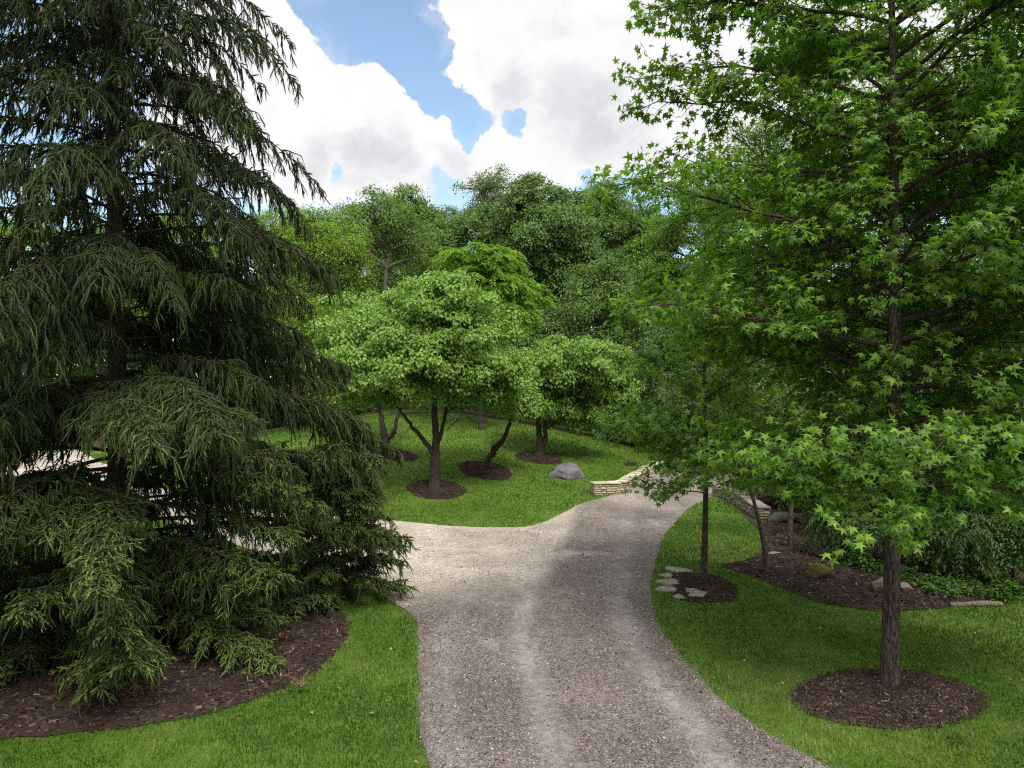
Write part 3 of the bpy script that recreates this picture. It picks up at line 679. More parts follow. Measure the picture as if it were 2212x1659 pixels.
# undergrowth along the wood's edge: individual shrubs
SH = [
 (1000, 44, 865, 60, 'shrub', 'dark shrub at the lawn crest below the bright domed tree'), (1085, 43.5, 860, 55, 'shrub', 'dark shrub on the crest behind the leaning tree'),
 (1170, 43, 868, 60, 'shrub', 'dark shrub on the crest behind the twin-stemmed tree'), (1255, 42, 880, 60, 'shrub', 'dark shrub on the crest above the boulder'),
 (1340, 41, 885, 65, 'shrub', 'dark shrub where the lawn crest meets the right trees'), (1430, 40.5, 880, 70, 'shrub', 'dark shrub behind the far end of the stone wall'),
 (1530, 39, 890, 75, 'dogwood', 'dull green shrub across the drive behind the slim tree'), (1640, 37, 880, 80, 'shrub', 'dark green shrub beyond the drive behind the right wall'),
 (1700, 25, 940, 80, 'shrub', 'dark shrub behind the right stone wall'), (1780, 21, 1000, 85, 'shrub', 'dark shrub behind the pale slanting trunks'),
 (1830, 18.4, 1060, 80, 'shrub', 'leafy low shrub left of the near thick trunk'), (1915, 17.4, 1080, 80, 'shrub', 'dark low shrub right behind the near thick trunk'), (2005, 16.5, 1090, 85, 'shrub', 'leafy shrub right of the near thick trunk'),
 (2095, 16.0, 1100, 80, 'shrub', 'low shrub with broad leaves above the fallen log'), (2190, 15.6, 1090, 85, 'shrub', 'dark shrub at the right picture edge'),
 (1920, 20.5, 960, 110, 'shrub', 'tall dark shrub well behind the near thick trunk'), (2060, 19, 960, 110, 'shrub', 'tall dark shrub between the thick trunk and right edge'), (2180, 18.5, 950, 110, 'shrub', 'tall green shrub among the right edge trees'),
 (930, 46, 850, 60, 'mid', 'green shrub on the crest left of the forked lawn tree'), (2285, 15.0, 1090, 70, 'shrub', 'leafy shrub cut by the right picture edge'),
]
for i, (u, Y, vt, hw, mt, lb) in enumerate(SH):
    near = Y < 24
    _, zt = xz(u, vt, Y); x_ = (u-CU)/FPX*Y; hb = float(H(x_, Y))
    vb = CV+FPX*(CAM_H-hb-.1)/Y
    k = i % 3
    bg_tree('shrub', u, Y, vt, vb, hw, mt, 'bark_dark', lb, 'shrubs along the wood edge', seed=500+i*3, cat='shrub', leaf=(.11, .13, .075)[k] if near else .15, nl=15 if near else 18, lr=(.40, .5, .45)[k] if near else .9,
            sprays=(44, 34, 70)[k] if near else 26, per=14, sprad=(.24, .3, .2)[k] if near else .4, tr=.035, droop=(.4, .8, .3)[k], tone=(.40, .28, .5)[k], shell=.15, tmpl=(OVAL, LANCE, RHOMB)[k] if near else RHOMB, frond=near and k == 1, depth=.9, inner=.4)

# a continuous dark thicket deep in the wood: nobody could count it
def thicket():
    r = np.random.default_rng(77); gl = Geo()
    def band(P0, P1, z0, z1, n, th, leaf):
        t_ = r.random(n)[:, None]; c = np.array(P0)*(1-t_)+np.array(P1)*t_
        c = np.column_stack([c, r.uniform(0, 1, n)]); c[:, :2] += r.normal(0, th, (n, 2))
        hb = H(c[:, 0], c[:, 1]); hz = z1*(1+.18*np.sin(c[:, 0]*.9)+.12*np.sin(c[:, 0]*2.3+1))
        c[:, 2] = hb+z0+c[:, 2]*(hz-z0)
        leaves(gl, *RHOMB, c, r.normal(0, 1, (n, 3))+[0, 0, -.5], r.normal(0, .6, (n, 3))+[0, -.3, 1], leaf*r.uniform(.7, 1.3, n), np.clip(r.normal(.35, .15, n), 0, 1))
    band((-75, 74), (60, 74), 0, 13, 110000, 2.5, .60)
    band((-60, 64), (50, 64), 0, 8, 60000, 2.2, .38)
    band((-12, 50), (22, 47), 0, 4.2, 30000, 1.6, .26)
    band((22, 47), (50, 30), 0, 9, 40000, 2.2, .34)
    band((11.5, 25), (30, 18), 0, 6.0, 60000, 1.2, .17)
    band((10.5, 22), (15.5, 17.5), 0, 2.6, 26000, .7, .13)
    o = gl.build('thicket', M['shrub']); tagp(o, 'dense dark thicket filling the depth of the wood', 'thicket', kind='stuff')
thicket()
def ground_cover():
    r = np.random.default_rng(91); g = Geo()
    P = np.array([pix(u, v) for u, v in [(1775, 1185), (1830, 1222), (1880, 1240), (1960, 1262), (2040, 1288), (2120, 1290), (2215, 1300)]])
    for k in range(420):
        t_ = r.random()*(len(P)-1); i = int(t_); c = P[i]*(1-(t_-i))+P[i+1]*(t_-i)+np.array([.15, .35])*r.uniform(-.3, 2.2)+r.normal(0, .12, 2)
        n = 26; hgt = r.uniform(.06, .30)*(1.3 if r.random() < .25 else 1); q = r.normal(0, .09, (n, 2)); z = float(H(*c))+.05+hgt*r.random(n)
        D = r.normal(0, 1, (n, 3)); D[:, 2] *= .35; N = r.normal(0, .3, (n, 3))+[0, 0, 1]
        leaves(g, *OVAL, np.column_stack([c+q, z]), D, N, r.uniform(.04, .10)*r.uniform(.7, 1.2, n), np.clip(r.normal(r.uniform(.2, .7), .12, n), 0, 1))
    o = g.build('ground_cover', M['shrub']); tagp(o, 'low green ground cover creeping over the back of the right mulch bed', 'ground cover', kind='stuff')
ground_cover()

# ------------------------------------------------------------------ the four trees on the island lawn
def lawn_tree(base_px, stems, ells, label, seed, tr=.16, lr=.44, bark='bark_dark', dead=None):
    """stems: list of polylines given as (u, v, depth offset); ells: crown ellipsoids (u, v, hw, hh, dY, n)"""
    r = np.random.default_rng(seed); b = at(*base_px); Y0 = b.y
    o = empty('lawn_tree', b, label, 'tree', 'small broad-crowned trees in mulch rings')
    gt = Geo(); gl = Geo(); gb = Geo(); anchors = []
    for k, (pts, r0, r1) in enumerate(stems):
        P = []
        for (u, v, dy) in pts:
            x, z = xz(u, v, Y0+dy); P.append((x, Y0+dy, z))
        P = np.array(P); 
        if k == 0: P[0] = (b.x, b.y, b.z-.1)
        tt = np.linspace(0, len(P)-1, (len(P)-1)*5+1); Q = np.column_stack([np.interp(tt, np.arange(len(P)), P[:, i]) for i in range(3)])
        for _ in range(3): Q[1:-1] = (Q[:-2]+Q[1:-1]*2+Q[2:])/4
        Q[2:-1] += r.normal(0, .018, Q[2:-1].shape)
        rad = np.linspace(r0, r1, len(Q))
        if k == 0: rad *= 1+.45*np.exp(-np.linspace(0, 1, len(Q))*9)
        tubes(gt, Q, rad, 10); anchors.append(Q[len(Q)//3:])
    anchors = np.vstack(anchors)
    for (u, v, hw, hh, dy, n) in ells:
        x, z = xz(u, v, Y0+dy); Rx = hw/FPX*Y0; Rz = hh/FPX*Y0
        lb = lobes_in(r, (x, Y0+dy, z), (Rx, Rx*.9, Rz), int(n*2.5), lr*r.uniform(.85, 1.1), .12, False)
        crown(gl, gb, r, lb, anchors, HEART, .118, 62, 14, .30, .8, flat=.2, limb_r=.030, up=.45, twr=.008, inner=.5, squash=.7)
    if dead:
        for pts in dead:
            P = np.array([(xz(u, v, Y0+dy)[0], Y0+dy, xz(u, v, Y0+dy)[1]) for u, v, dy in pts])
            tubes(gb, P, np.linspace(.02, .005, len(P)), 5)
    gt.build('trunk', M[bark], o, b); gb.build('limbs', M['bark'], o, b); gl.build('crown', M['redbud'], o, b)
lawn_tree((938, 1056), [([(938, 1056, 0), (940, 1000, 0), (942, 955, 0), (938, 900, .1), (940, 820, .2), (930, 740, .3), (925, 660, .3)], .20, .03),
                        ([(938, 985, 0), (915, 948, -.1), (885, 915, -.2), (860, 880, -.4), (830, 840, -.5)], .10, .03),
                        ([(942, 965, 0), (958, 920, .2), (965, 870, .4), (990, 820, .6), (1010, 770, .8)], .09, .03)],
          [(930, 705, 205, 100, 0, 52), (830, 795, 195, 74, -.6, 50), (1030, 812, 140, 66, .3, 34), (950, 630, 95, 48, 0, 14), (765, 740, 105, 85, .2, 22)],
          'three-stemmed fresh green tree tallest on the island lawn', 21,
          dead=[[(965, 930, .2), (985, 910, 0), (1010, 902, -.2), (1040, 897, -.3), (1070, 893, -.4)], [(985, 910, 0), (1000, 893, -.3), (1020, 905, -.5), (1030, 920, -.6)], [(1010, 902, -.2), (1025, 912, -.3), (1050, 915, -.5)]])
lawn_tree((1043, 1015), [([(1043, 1015, 0), (1055, 990, 0), (1078, 962, 0), (1095, 935, 0), (1105, 895, .1), (1112, 850, .3), (1130, 810, .4)], .15, .03),
                         ([(1060, 985, -.1), (1062, 968, -.1), (1082, 952, -.1), (1094, 940, -.1)], .06, .06)],
          [(1085, 805, 88, 58, 0, 22), (1128, 868, 48, 22, -.6, 7)],
          'small tree with leaning split trunk in the middle of the lawn', 22)
lawn_tree((835, 972), [([(835, 972, 0), (832, 950, 0), (828, 925, 0), (820, 885, .2), (810, 840, .3)], .22, .05),
                       ([(834, 950, 0), (850, 938, 0), (856, 915, 0), (862, 880, .1), (880, 840, .3)], .13, .04)],
          [(780, 690, 95, 90, .8, 24), (830, 790, 90, 60, .4, 18)],
          'stout fork-trunked tree highest on the slope beside the spruce', 23)
lawn_tree((1163, 985), [([(1163, 985, 0), (1167, 955, 0), (1163, 925, 0), (1165, 880, .1), (1175, 820, .2)], .20, .04),
                        ([(1170, 978, 0), (1180, 945, 0), (1175, 915, -.1), (1200, 885, -.3), (1225, 858, -.5), (1245, 835, -.6)], .13, .04)],
          [(1240, 785, 150, 62, 0, 46), (1150, 850, 70, 45, .3, 14), (1320, 820, 60, 55, .2, 13), (1240, 880, 90, 35, .4, 14)],
          'broad low tree with a long slanting limb behind the grey boulder', 24)

# ------------------------------------------------------------------ star-leaved trees
def gum(base, height, prof, seed, label, nprim, z0, leaf, tr, density=1.0, xcut=None, name='sweetgum_tree', sec_gap=.34):
    r = np.random.default_rng(seed); bx, by, bz = base
    o = empty(name, base, label, 'tree', 'star-leaved trees beside the drive')
    gt = Geo(); gb = Geo(); gl = Geo()
    n = 26; t = np.linspace(0, 1, n)
    path = np.column_stack([bx+.05*np.sin(t*5)+np.zeros(n), by+.05*np.cos(t*4)-.05, bz-.1+t*height])
    rr = tr*(1-.93*t**1.05)*(1+.30*np.exp(-t*height/.16))
    tubes(gt, path, rr, 18)
    prz = np.array([p[0] for p in prof]); prr = np.array([p[1] for p in prof])
    LP, LD, LN, LT, LS = [], [], [], [], []
    az = r.uniform(0, 6.28)
    for i in range(nprim):
        f = (i+.5)/nprim; zs = z0+(height-.5-z0)*f
        az += 2.4+r.normal(0, .35)
        el = math.radians(14+34*f+r.normal(0, 7))
        zt = min(zs+1.1*math.tan(el)*1.5, height)
        L = float(np.interp(zt, prz, prr))*r.uniform(.84, 1.05)*(1+.45*max(0, math.cos(az))*(zs < 5.5)*(tr > .12))
        if L < .25: continue
        d = np.array([math.cos(az), math.sin(az)])
        front = -(d[0]*bx+d[1]*by)/math.hypot(bx, by)
        if front > .5 and zs > z0+1.2: L *= .22
        m_ = 12; s = np.linspace(0, 1, m_)
        wob = np.cumsum(r.normal(0, .028*L, m_))*s
        P = np.column_stack([bx+d[0]*L*s-d[1]*wob, by+d[1]*L*s+d[0]*wob, zs+L*(math.tan(el)*s*(1-.42*s))+np.cumsum(r.normal(0, .012*L, m_))])
        rb = max(.010, (.010+.0085*L)*(tr/.17)**.6)
        tubes(gb, P, rb*(1-s*.82), 7)
        # secondary shoots
        ns = max(3, int(L/sec_gap*2*density)); ss = np.clip(np.linspace(.16, 1, ns)+r.normal(0, .02, ns), .1, 1)
        B = np.column_stack([np.interp(ss, s, P[:, k]) for k in range(3)])
        tang = unit(np.column_stack([np.interp(ss, s, np.gradient(P[:, k])) for k in range(3)]))
        sd = unit(np.cross(tang, [0, 0, 1.])); sg = np.where(np.arange(ns) % 2 == 0, 1., -1.)[:, None]
        D2 = unit(tang*.75+sd*sg*r.uniform(.5, 1.1, (ns, 1))+np.column_stack([np.zeros(ns), np.zeros(ns), r.uniform(-.5, .9, ns)]))
        L2 = (.28+.34*L*(1-ss)**.8)*r.uniform(.65, 1.15, ns); L2 = np.minimum(L2, 1.7)
        q = np.linspace(0, 1, 5)[None, :, None]
        P2 = B[:, None]+D2[:, None]*L2[:, None, None]*q; P2[:, :, 2] -= .14*L2[:, None]*q[..., 0]**2
        tubes(gb, P2, np.broadcast_to(np.linspace(.011, .004, 5), (ns, 5))*(.6+L2[:, None]*.6), 4)
        # tertiary twigs
        k3 = np.maximum(2, (L2/.15).astype(int)); idx = np.repeat(np.arange(ns), k3)
        f3 = np.concatenate([np.linspace(.22, 1, k) for k in k3])
        B3 = B[idx]+D2[idx]*(L2[idx]*f3)[:, None]; B3[:, 2] -= .14*L2[idx]*f3**2
        s3 = unit(np.cross(D2[idx], [0, 0, 1.]))*np.where(r.random(len(idx)) < .5, 1., -1.)[:, None]
        D3 = unit(D2[idx]*.8+s3*r.uniform(.2, 1., (len(idx), 1))+np.column_stack([np.zeros(len(idx)), np.zeros(len(idx)), r.uniform(-.5, .7, len(idx))]))
        L3 = r.uniform(.10, .26, len(idx))
        tubes(gb, B3[:, None]+D3[:, None]*L3[:, None, None]*np.linspace(0, 1, 3)[None, :, None], np.broadcast_to(np.array([.004, .003, .002]), (len(idx), 3)), 3)
        nl = 7; a = r.uniform(0, 6.28, (len(idx), nl))+np.arange(nl)*1.1
        e1 = unit(np.cross(D3, r.normal(0, 1, D3.shape))); e2 = np.cross(D3, e1)
        ff = np.linspace(.3, 1.05, nl)[None, :, None]
        rad = e1[:, None]*np.cos(a)[..., None]+e2[:, None]*np.sin(a)[..., None]
        LD_ = unit(rad*.8+D3[:, None]*.6+np.array([0, 0, -.62])+r.normal(0, .18, rad.shape))
        pl = B3[:, None]+D3[:, None]*(L3[:, None, None]*ff)+LD_*leaf*.42
        ow = unit((B3-np.array([bx, by, 0]))*np.array([1, 1, 0]))[:, None]
        up = np.array([0, 0, .75])+ow*.65+rad*.35+r.normal(0, .36, rad.shape)
        LP.append(pl.reshape(-1, 3)); LD.append(LD_.reshape(-1, 3)); LN.append(up.reshape(-1, 3))
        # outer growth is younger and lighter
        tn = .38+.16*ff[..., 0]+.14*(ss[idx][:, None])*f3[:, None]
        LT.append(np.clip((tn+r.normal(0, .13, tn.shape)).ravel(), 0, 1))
    LP, LD, LN, LT = map(np.concatenate, (LP, LD, LN, LT))
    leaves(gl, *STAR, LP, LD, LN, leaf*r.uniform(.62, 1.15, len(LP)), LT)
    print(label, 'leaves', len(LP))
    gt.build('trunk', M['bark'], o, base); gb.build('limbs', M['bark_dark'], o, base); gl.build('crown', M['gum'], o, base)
bt = at(1922, 1484)
gum(tuple(bt), 14.0, [(2.2, 1.5), (3.0, 2.4), (4.0, 2.5), (4.8, 3.0), (5.4, 4.3), (6.5, 4.8), (8, 4.5), (10, 4.2), (12, 3.0), (14, .3)], 31, 'large star-leaved tree with thick straight trunk in the near mulch oval', 124, 2.40, .170, .128, 1.02)
st_ = at(1519, 1262)
gum(tuple(st_), 7.6, [(1.8, 1.1), (2.6, 1.95), (3.6, 2.2), (5, 1.9), (6.5, 1.0), (7.6, .2)], 32, 'slim young star-leaved tree beside the flagstones at the drive edge', 48, 2.0, .165, .08, 1.15)

# ------------------------------------------------------------------ spruces
NEED = (np.array([[-.5, 0, 0], [.5, 0, 0], [0, 1, 0]]), np.array([[0, 1, 2]]))
def needles(g, P0, D, L, sag, tone, tipb, r, gap=.026, nl=.027, nw=.009, per=3):
    """cover shoots (start, direction, length) with needles"""
    k = np.maximum(2, (L/gap).astype(int)); idx = np.repeat(np.arange(len(L)), k)
    cs = np.concatenate([[0], np.cumsum(k)[:-1]]); f = (np.arange(len(idx))-cs[idx])/(k[idx]-1+1e-6)
    C = P0[idx]+D[idx]*(L[idx]*f)[:, None]; C[:, 2] -= sag[idx]*L[idx]*f**2
    T = D[idx].copy(); T[:, 2] -= 2*sag[idx]*f; T = unit(T)
    e1 = unit(np.cross(T, np.array([.31, .77, .55]))); e2 = np.cross(T, e1)
    for j in range(per):
        a = r.uniform(0, 6.28, len(idx)); rad = e1*np.cos(a)[:, None]+e2*np.sin(a)[:, None]
        Dn = unit(rad*.8+T*.75)
        tn = np.clip(tone[idx]+tipb[idx]*np.clip(f-.45, 0, 1)*1.8+r.normal(0, .07, len(idx)), 0, 1)
        W = unit(np.cross(Dn, rad+e1*.3))*nw/2*(1+.4*(f < .9))[:, None]
        ln = nl*r.uniform(.75, 1.2, len(idx))[:, None]
        V = np.stack([C-W, C+W, C+Dn*ln], 1).reshape(-1, 3)
        g.add(V, np.arange(len(V)).reshape(-1, 3), tn, 0)
    # the shoot itself: a slim tapering body of packed needles
    sp_ = np.array([0, .3, .72, 1.0]); rad_ = np.array([.006, .0125, .0110, .002])
    P = P0[:, None]+D[:, None]*(L[:, None]*sp_)[..., None]; P[:, :, 2] -= sag[:, None]*L[:, None]*sp_**2
    P[:, 1] += r.normal(0, .035, (len(L), 3))*L[:, None]; P[:, 2] += r.normal(0, .06, (len(L), 3))*L[:, None]; P[:, 3] += r.normal(0, .05, (len(L), 3))*L[:, None]
    R_ = rad_[None]*r.uniform(.75, 1.2, (len(L), 1)); n = 4; m = len(L); sd_ = 4
    T = unit(np.gradient(P, axis=1)); A = unit(np.cross(T, np.array([.31, .77, .55]))); Bv = np.cross(T, A)
    th = np.linspace(0, 2*np.pi, sd_, endpoint=False)
    V = (P[:, :, None]+R_[:, :, None, None]*(A[:, :, None]*np.cos(th)[None, None, :, None]+Bv[:, :, None]*np.sin(th)[None, None, :, None])).reshape(-1, 3)
    i = np.arange(m)[:, None, None]; j = np.arange(n-1)[None, :, None]; k = np.arange(sd_)[None, None, :]; b = (i*n+j)*sd_; k2 = (k+1) % sd_
    tn = np.clip(tone[:, None, None]-.06+tipb[:, None, None]*np.array([0, .35, .9])[None, :, None]+np.zeros((1, 1, sd_)), 0, 1)
    g.add(V, np.stack([b+k, b+k2, b+sd_+k2, b+sd_+k], -1).reshape(-1, 4), tn.reshape(-1), 0, True)

def spruce(base, height, prof, seed, label, tr, whorl=.36, dens=1.0, cones=0, xlo=-1e9, zhi=1e9, hang=1.0):
    r = np.random.default_rng(seed); bx, by, bz = base
    o = empty('spruce_tree', base, label, 'tree', 'spruces')
    gt = Geo(); gb = Geo(); gn = Geo()
    n = 24; t = np.linspace(0, 1, n)
    tubes(gt, np.column_stack([bx+.05*np.sin(t*7), by+.04*np.cos(t*6), bz-.1+t*height]), tr*(1-.94*t)*(1+.4*np.exp(-t*height/.4)), 14)
    prz = np.array([p[0] for p in prof]); prr = np.array([p[1] for p in prof])
    SP, SD, SL, SS, ST, SB = [], [], [], [], [], []
    tips = []; z = .5; az0 = 0
    while z < height-.3:
        az0 += r.uniform(.4, 1.2); nb = int(r.integers(4, 7))
        for k in range(nb):
            az = az0+k*2*np.pi/nb+r.normal(0, .18); zs = z+r.normal(0, .09)
            fz = zs/height
            L = float(np.interp(zs, prz, prr))*(r.uniform(.60, 1.12) if zs > 2 else r.uniform(.75, 1.05))
            if L < .2: continue
            d = np.array([math.cos(az), math.sin(az)]); m_ = 14; s = np.linspace(0, 1, m_)
            a = np.interp(zs, [0, 3, 7, 12], [.02, .08, .20, .30])+r.normal(0, .06); b_ = np.interp(zs, [0, 3, 7, 12], [.20, .26, .36, .42])+r.normal(0, .06)
            tipup = np.interp(zs, [0, 4, 8], [.12, .06, -.06])
            zc = zs+L*(a*s-b_*s**2.6+tipup*s**5)
            zc = np.maximum(zc, H(bx+d[0]*L*s, by+d[1]*L*s)+.12)
            wob = np.cumsum(r.normal(0, .006*L, m_))
            P = np.column_stack([bx+d[0]*L*s-d[1]*wob, by+d[1]*L*s+d[0]*wob, zc])
            tubes(gb, P, (.010+.0052*L)*(1-s*.85), 6)
            inside = P[-1, 0] > xlo and zs < zhi
            dn = dens*(1 if inside else .35)*np.interp(zs, [0, 3, 5.5, 7.5, 20], [1.3, 1.2, 1.05, .66, .56])
            # side twigs
            ns = max(4, int(L/.125*2*dn)); ss = np.clip(np.linspace(.12, 1, ns)**.9+r.normal(0, .01, ns), .08, 1)
            B = np.column_stack([np.interp(ss, s, P[:, q]) for q in range(3)])
            tg = unit(np.column_stack([np.interp(ss, s, np.gradient(P[:, q])) for q in range(3)]))
            sd = unit(np.cross(tg, [0, 0, 1.])); sg = np.where(np.arange(ns) % 2 == 0, 1., -1.)[:, None]
            D2 = unit(tg*r.uniform(.5, .95, (ns, 1))+sd*sg*.9+r.normal(0, .26, (ns, 3)))
            L2 = r.uniform(.7, 1.3)*(.16+.62*np.minimum(1, L/3.5)*np.sin(np.pi*np.clip(ss, 0, 1)**.75*.93+.05))*r.uniform(.5, 1.25, ns)
            sag2 = r.uniform(.05, .45, ns)+np.interp(zs, [2, 5], [0, .55])*r.random(ns)
            keep = r.random(ns) < np.interp(ss, [0, .25, .5, 1], [.3, .6, .97, 1])
            B, D2, L2, sag2, ss2 = B[keep], D2[keep], L2[keep], sag2[keep], ss[keep]
            tn = np.clip(.34+r.normal(0, .08)+.10*(ss2-.5)+r.normal(0, .05, len(B)), 0, 1)
            low = 1-np.clip((zs-2.0)/4.5, 0, 1)
            tb = np.clip((.20+.55*low)*np.interp(ss2, [0, .5, 1], [0, .4, 1])+r.normal(0, .08, len(B)), 0, .9)
            L2 = np.minimum(L2, .62); SP.append(B); SD.append(D2); SL.append(L2); SS.append(sag2); ST.append(tn); SB.append(tb)
            # short shoots straight on the bough hide its bark towards the tip
            nm_ = int(L/.028); sm_ = r.uniform(.22, 1, nm_); Bm = np.column_stack([np.interp(sm_, s, P[:, q]) for q in range(3)])
            tm = unit(np.column_stack([np.interp(sm_, s, np.gradient(P[:, q])) for q in range(3)]))
            SP.append(Bm); SD.append(unit(tm*.7+r.normal(0, .5, (nm_, 3))+[0, 0, .12])); SL.append(r.uniform(.07, .17, nm_)); SS.append(np.full(nm_, .2)); ST.append(np.clip(.36+r.normal(0, .06, nm_), 0, 1)); SB.append(np.full(nm_, float(.15+.4*(1-np.clip((zs-2.0)/4.5, 0, 1)))))
            # twiglets off the side twigs: fans of short shoots low down, hanging curtains higher up
            k3 = np.maximum(1, (L2/.031*dn**.5).astype(int)); idx = np.repeat(np.arange(len(B)), k3)
            f3 = r.uniform(.12, 1, len(idx))
            B3 = B[idx]+D2[idx]*(L2[idx]*f3)[:, None]; B3[:, 2] -= sag2[idx]*L2[idx]*f3**2
            hangf = np.clip(np.interp(zs, [0, 2.5, 5], [.12, .45, 1])*hang, 0, 1)
            isf = r.random(len(idx)) > hangf
            s3 = unit(np.cross(D2[idx], [0, 0, 1.]))*np.where(r.random(len(idx)) < .5, 1., -1.)[:, None]
            Df = unit(D2[idx]*.8+s3*.75+r.normal(0, .33, (len(idx), 3))+np.array([0, 0, -.10]))
            Dh = unit(np.array([0, 0, -1.])+D2[idx]*.2+np.append(d, 0)*.08+r.normal(0, .19, (len(idx), 3)))
            D3 = np.where(isf[:, None], Df, Dh)
            L3 = np.where(isf, r.uniform(.06, .14, len(idx)), r.gamma(2.2, .065, len(idx))+.07); L3 = np.minimum(L3, .62)
            L3 = np.minimum(L3, np.maximum(.06, B3[:, 2]-H(B3[:, 0], B3[:, 1])-.03))
            SP.append(B3); SD.append(D3); SL.append(L3); SS.append(np.where(isf, .25, -.04)); ST.append(np.clip(tn[idx]-.04*(~isf)+r.normal(0, .05, len(idx)), 0, 1))
            SB.append(np.where(isf, tb[idx]+.1*low, tb[idx]*.25))
            if inside and zs > 2.5: tips.append((P[-3:], L))
            # bare grey twigs near the trunk
            if True:
                q = r.integers(2, 8, 5); bs = P[q]; dv = unit(r.normal(0, 1, (5, 3))+[0, 0, -.8]); ll = r.uniform(.2, .6, 5)
                tt = np.linspace(0, 1, 4)[None, :, None]; TP = bs[:, None]+dv[:, None]*ll[:, None, None]*tt+r.normal(0, .03, (5, 4, 3))*tt
                tubes(gb, TP, np.broadcast_to(np.linspace(.005, .002, 4), (5, 4)), 3, tone=.9)
        z += whorl*r.uniform(.8, 1.2)
    SP, SD, SL, SS, ST, SB = map(np.concatenate, (SP, SD, SL, SS, ST, SB))
    print(label, 'shoots', len(SL), 'km', SL.sum()/1000)
    needles(gn, SP, SD, SL, SS, ST, SB, r)
    gt.build('trunk', M['bark_spruce'], o, base); gb.build('limbs', M['bark_spruce'], o, base); gn.build('foliage', M['spruce'], o, base)
    # hanging cones
    if cones:
        m_, t_ = newmat('green_cones'); pos_ = t_.new('ShaderNodeTexCoord').outputs['Object']
        f_ = t_.vor(t_.mapping(pos_, (1, 1, .8)), 95)
        M['cone'] = finish(m_, t_, t_.ramp(f_, [(0, (.22, .24, .09)), (.6, (.17, .17, .08)), (1, (.10, .075, .045))]), .6, .3, bump=f_, bstr=.6, bdist=.004)
        gc = Geo(); sc_ = np.linspace(0, 1, 8); rc = .019*np.sin(np.pi*(sc_*.86+.09))**.7; rc[0] = .004; rc[-1] = .003
        tubes(gc, np.column_stack([.006*np.sin(sc_*3), 0*sc_, -sc_*.135]), rc, 9)
        proto = gc.build('cone', M['cone'], o, (0, 0, 0)); first = True
        r.shuffle(tips); placed = 0
        tips2 = sorted([tp for tp in tips if tp[0][-1][1] < by+2.5], key=lambda q: -q[0][-1][2]-2.5*(q[0][-1][0] > bx))
        vis = [tp for tp in tips2 if tp[0][-1][2] < 11.5]
        for P, L in vis:
            for _ in range(int(r.integers(1, 4))):
                if placed >= cones: break
                c = proto if first else proto.copy()
                if not first: COL.objects.link(c); c.parent = o
                first = False
                q = P[r.integers(0, 3)]+r.normal(0, .07, 3); q[2] -= .04
                c.location = Vector(q)-Vector(base); c.rotation_euler = (r.normal(0, .2), r.normal(0, .2), r.uniform(0, 6)); c.scale = [r.uniform(.8, 1.1)]*3
                placed += 1
    return o
sb = (-7.05, 12.6, float(H(-7.05, 12.6)))
spruce(sb, 19.5, [(0, 3.3), (1, 3.9), (2, 4.6), (3.3, 5.3), (4.5, 4.9), (5.2, 4.1), (7, 3.75), (8.6, 3.7), (10, 3.3), (12, 3.2), (14, 2.5), (17, 1.2), (19.5, .15)], 41, 'huge dark spruce with drooping boughs in the left mulch bed', .19, .27, .86, 70, -10.5, 12.5)
s2 = (-3.6, 15.0, float(H(-3.6, 15)))
spruce(s2, 4.4, [(0, 1.25), (.8, 1.45), (2, 1.05), (3.2, .55), (4.4, .05)], 42, 'small dark spruce tucked behind the big spruce by the drive', .06, .20, 1.1, 0, hang=.6)

# ------------------------------------------------------------------ rocks, walls, small things
def stonemat(name, a, b, scale=4, moss=None, mossamt=.55, bump=.6, tonemix=False):
    m, t = newmat(name); pos = t.new('ShaderNodeTexCoord').outputs['Object']
    f = t.m('ADD', t.m('MULTIPLY', t.noise(pos, scale, 7, .65), .7), t.m('MULTIPLY', t.noise(pos, scale*9, 4, .7), .3))
    if tonemix:
        at2 = t.new('ShaderNodeAttribute', attribute_name='tone').outputs['Fac']
        f = t.m('ADD', f, t.m('MULTIPLY', t.m('SUBTRACT', at2, .5), .5))
    c = t.ramp(f, [(.3, a), (.7, b)])
    if moss:
        gn_ = t.new('ShaderNodeNewGeometry'); sp_ = t.new('ShaderNodeSeparateXYZ'); t.l.new(gn_.outputs['Normal'], sp_.inputs[0])
        mf = t.rng(t.m('ADD', t.m('MULTIPLY', sp_.outputs[2], .45), t.noise(pos, 5, 5)), mossamt, mossamt+.2)
        c = t.mix(mf, c, moss)
    return finish(m, t, c, .9, .2, bump=f, bstr=bump, bdist=.03)
M['boulder'] = stonemat('purple_grey_boulder', (.07, .065, .075), (.185, .172, .19), 3.5, bump=1)
M['rock_pale'] = stonemat('pale_rock', (.11, .090, .070), (.24, .20, .165), 3)
M['rock_dark'] = stonemat('dark_rock', (.035, .034, .030), (.09, .085, .075), 3, (.03, .045, .015), .75)
M['rock_moss'] = stonemat('mossy_rock', (.06, .05, .04), (.13, .10, .075), 4, (.075, .085, .012), .48)
M['flag'] = stonemat('flagstone', (.13, .115, .10), (.33, .30, .27), 3)
M['wall'] = stonemat('limestone_blocks', (.30, .25, .17), (.52, .46, .36), 5, tonemix=True)
M['wall_grey'] = stonemat('weathered_limestone_blocks', (.15, .13, .11), (.29, .255, .215), 5, tonemix=True)
M['log'] = barkmat('weathered_log', (.10, .085, .07), (.22, .19, .16), 12, .3, .6)

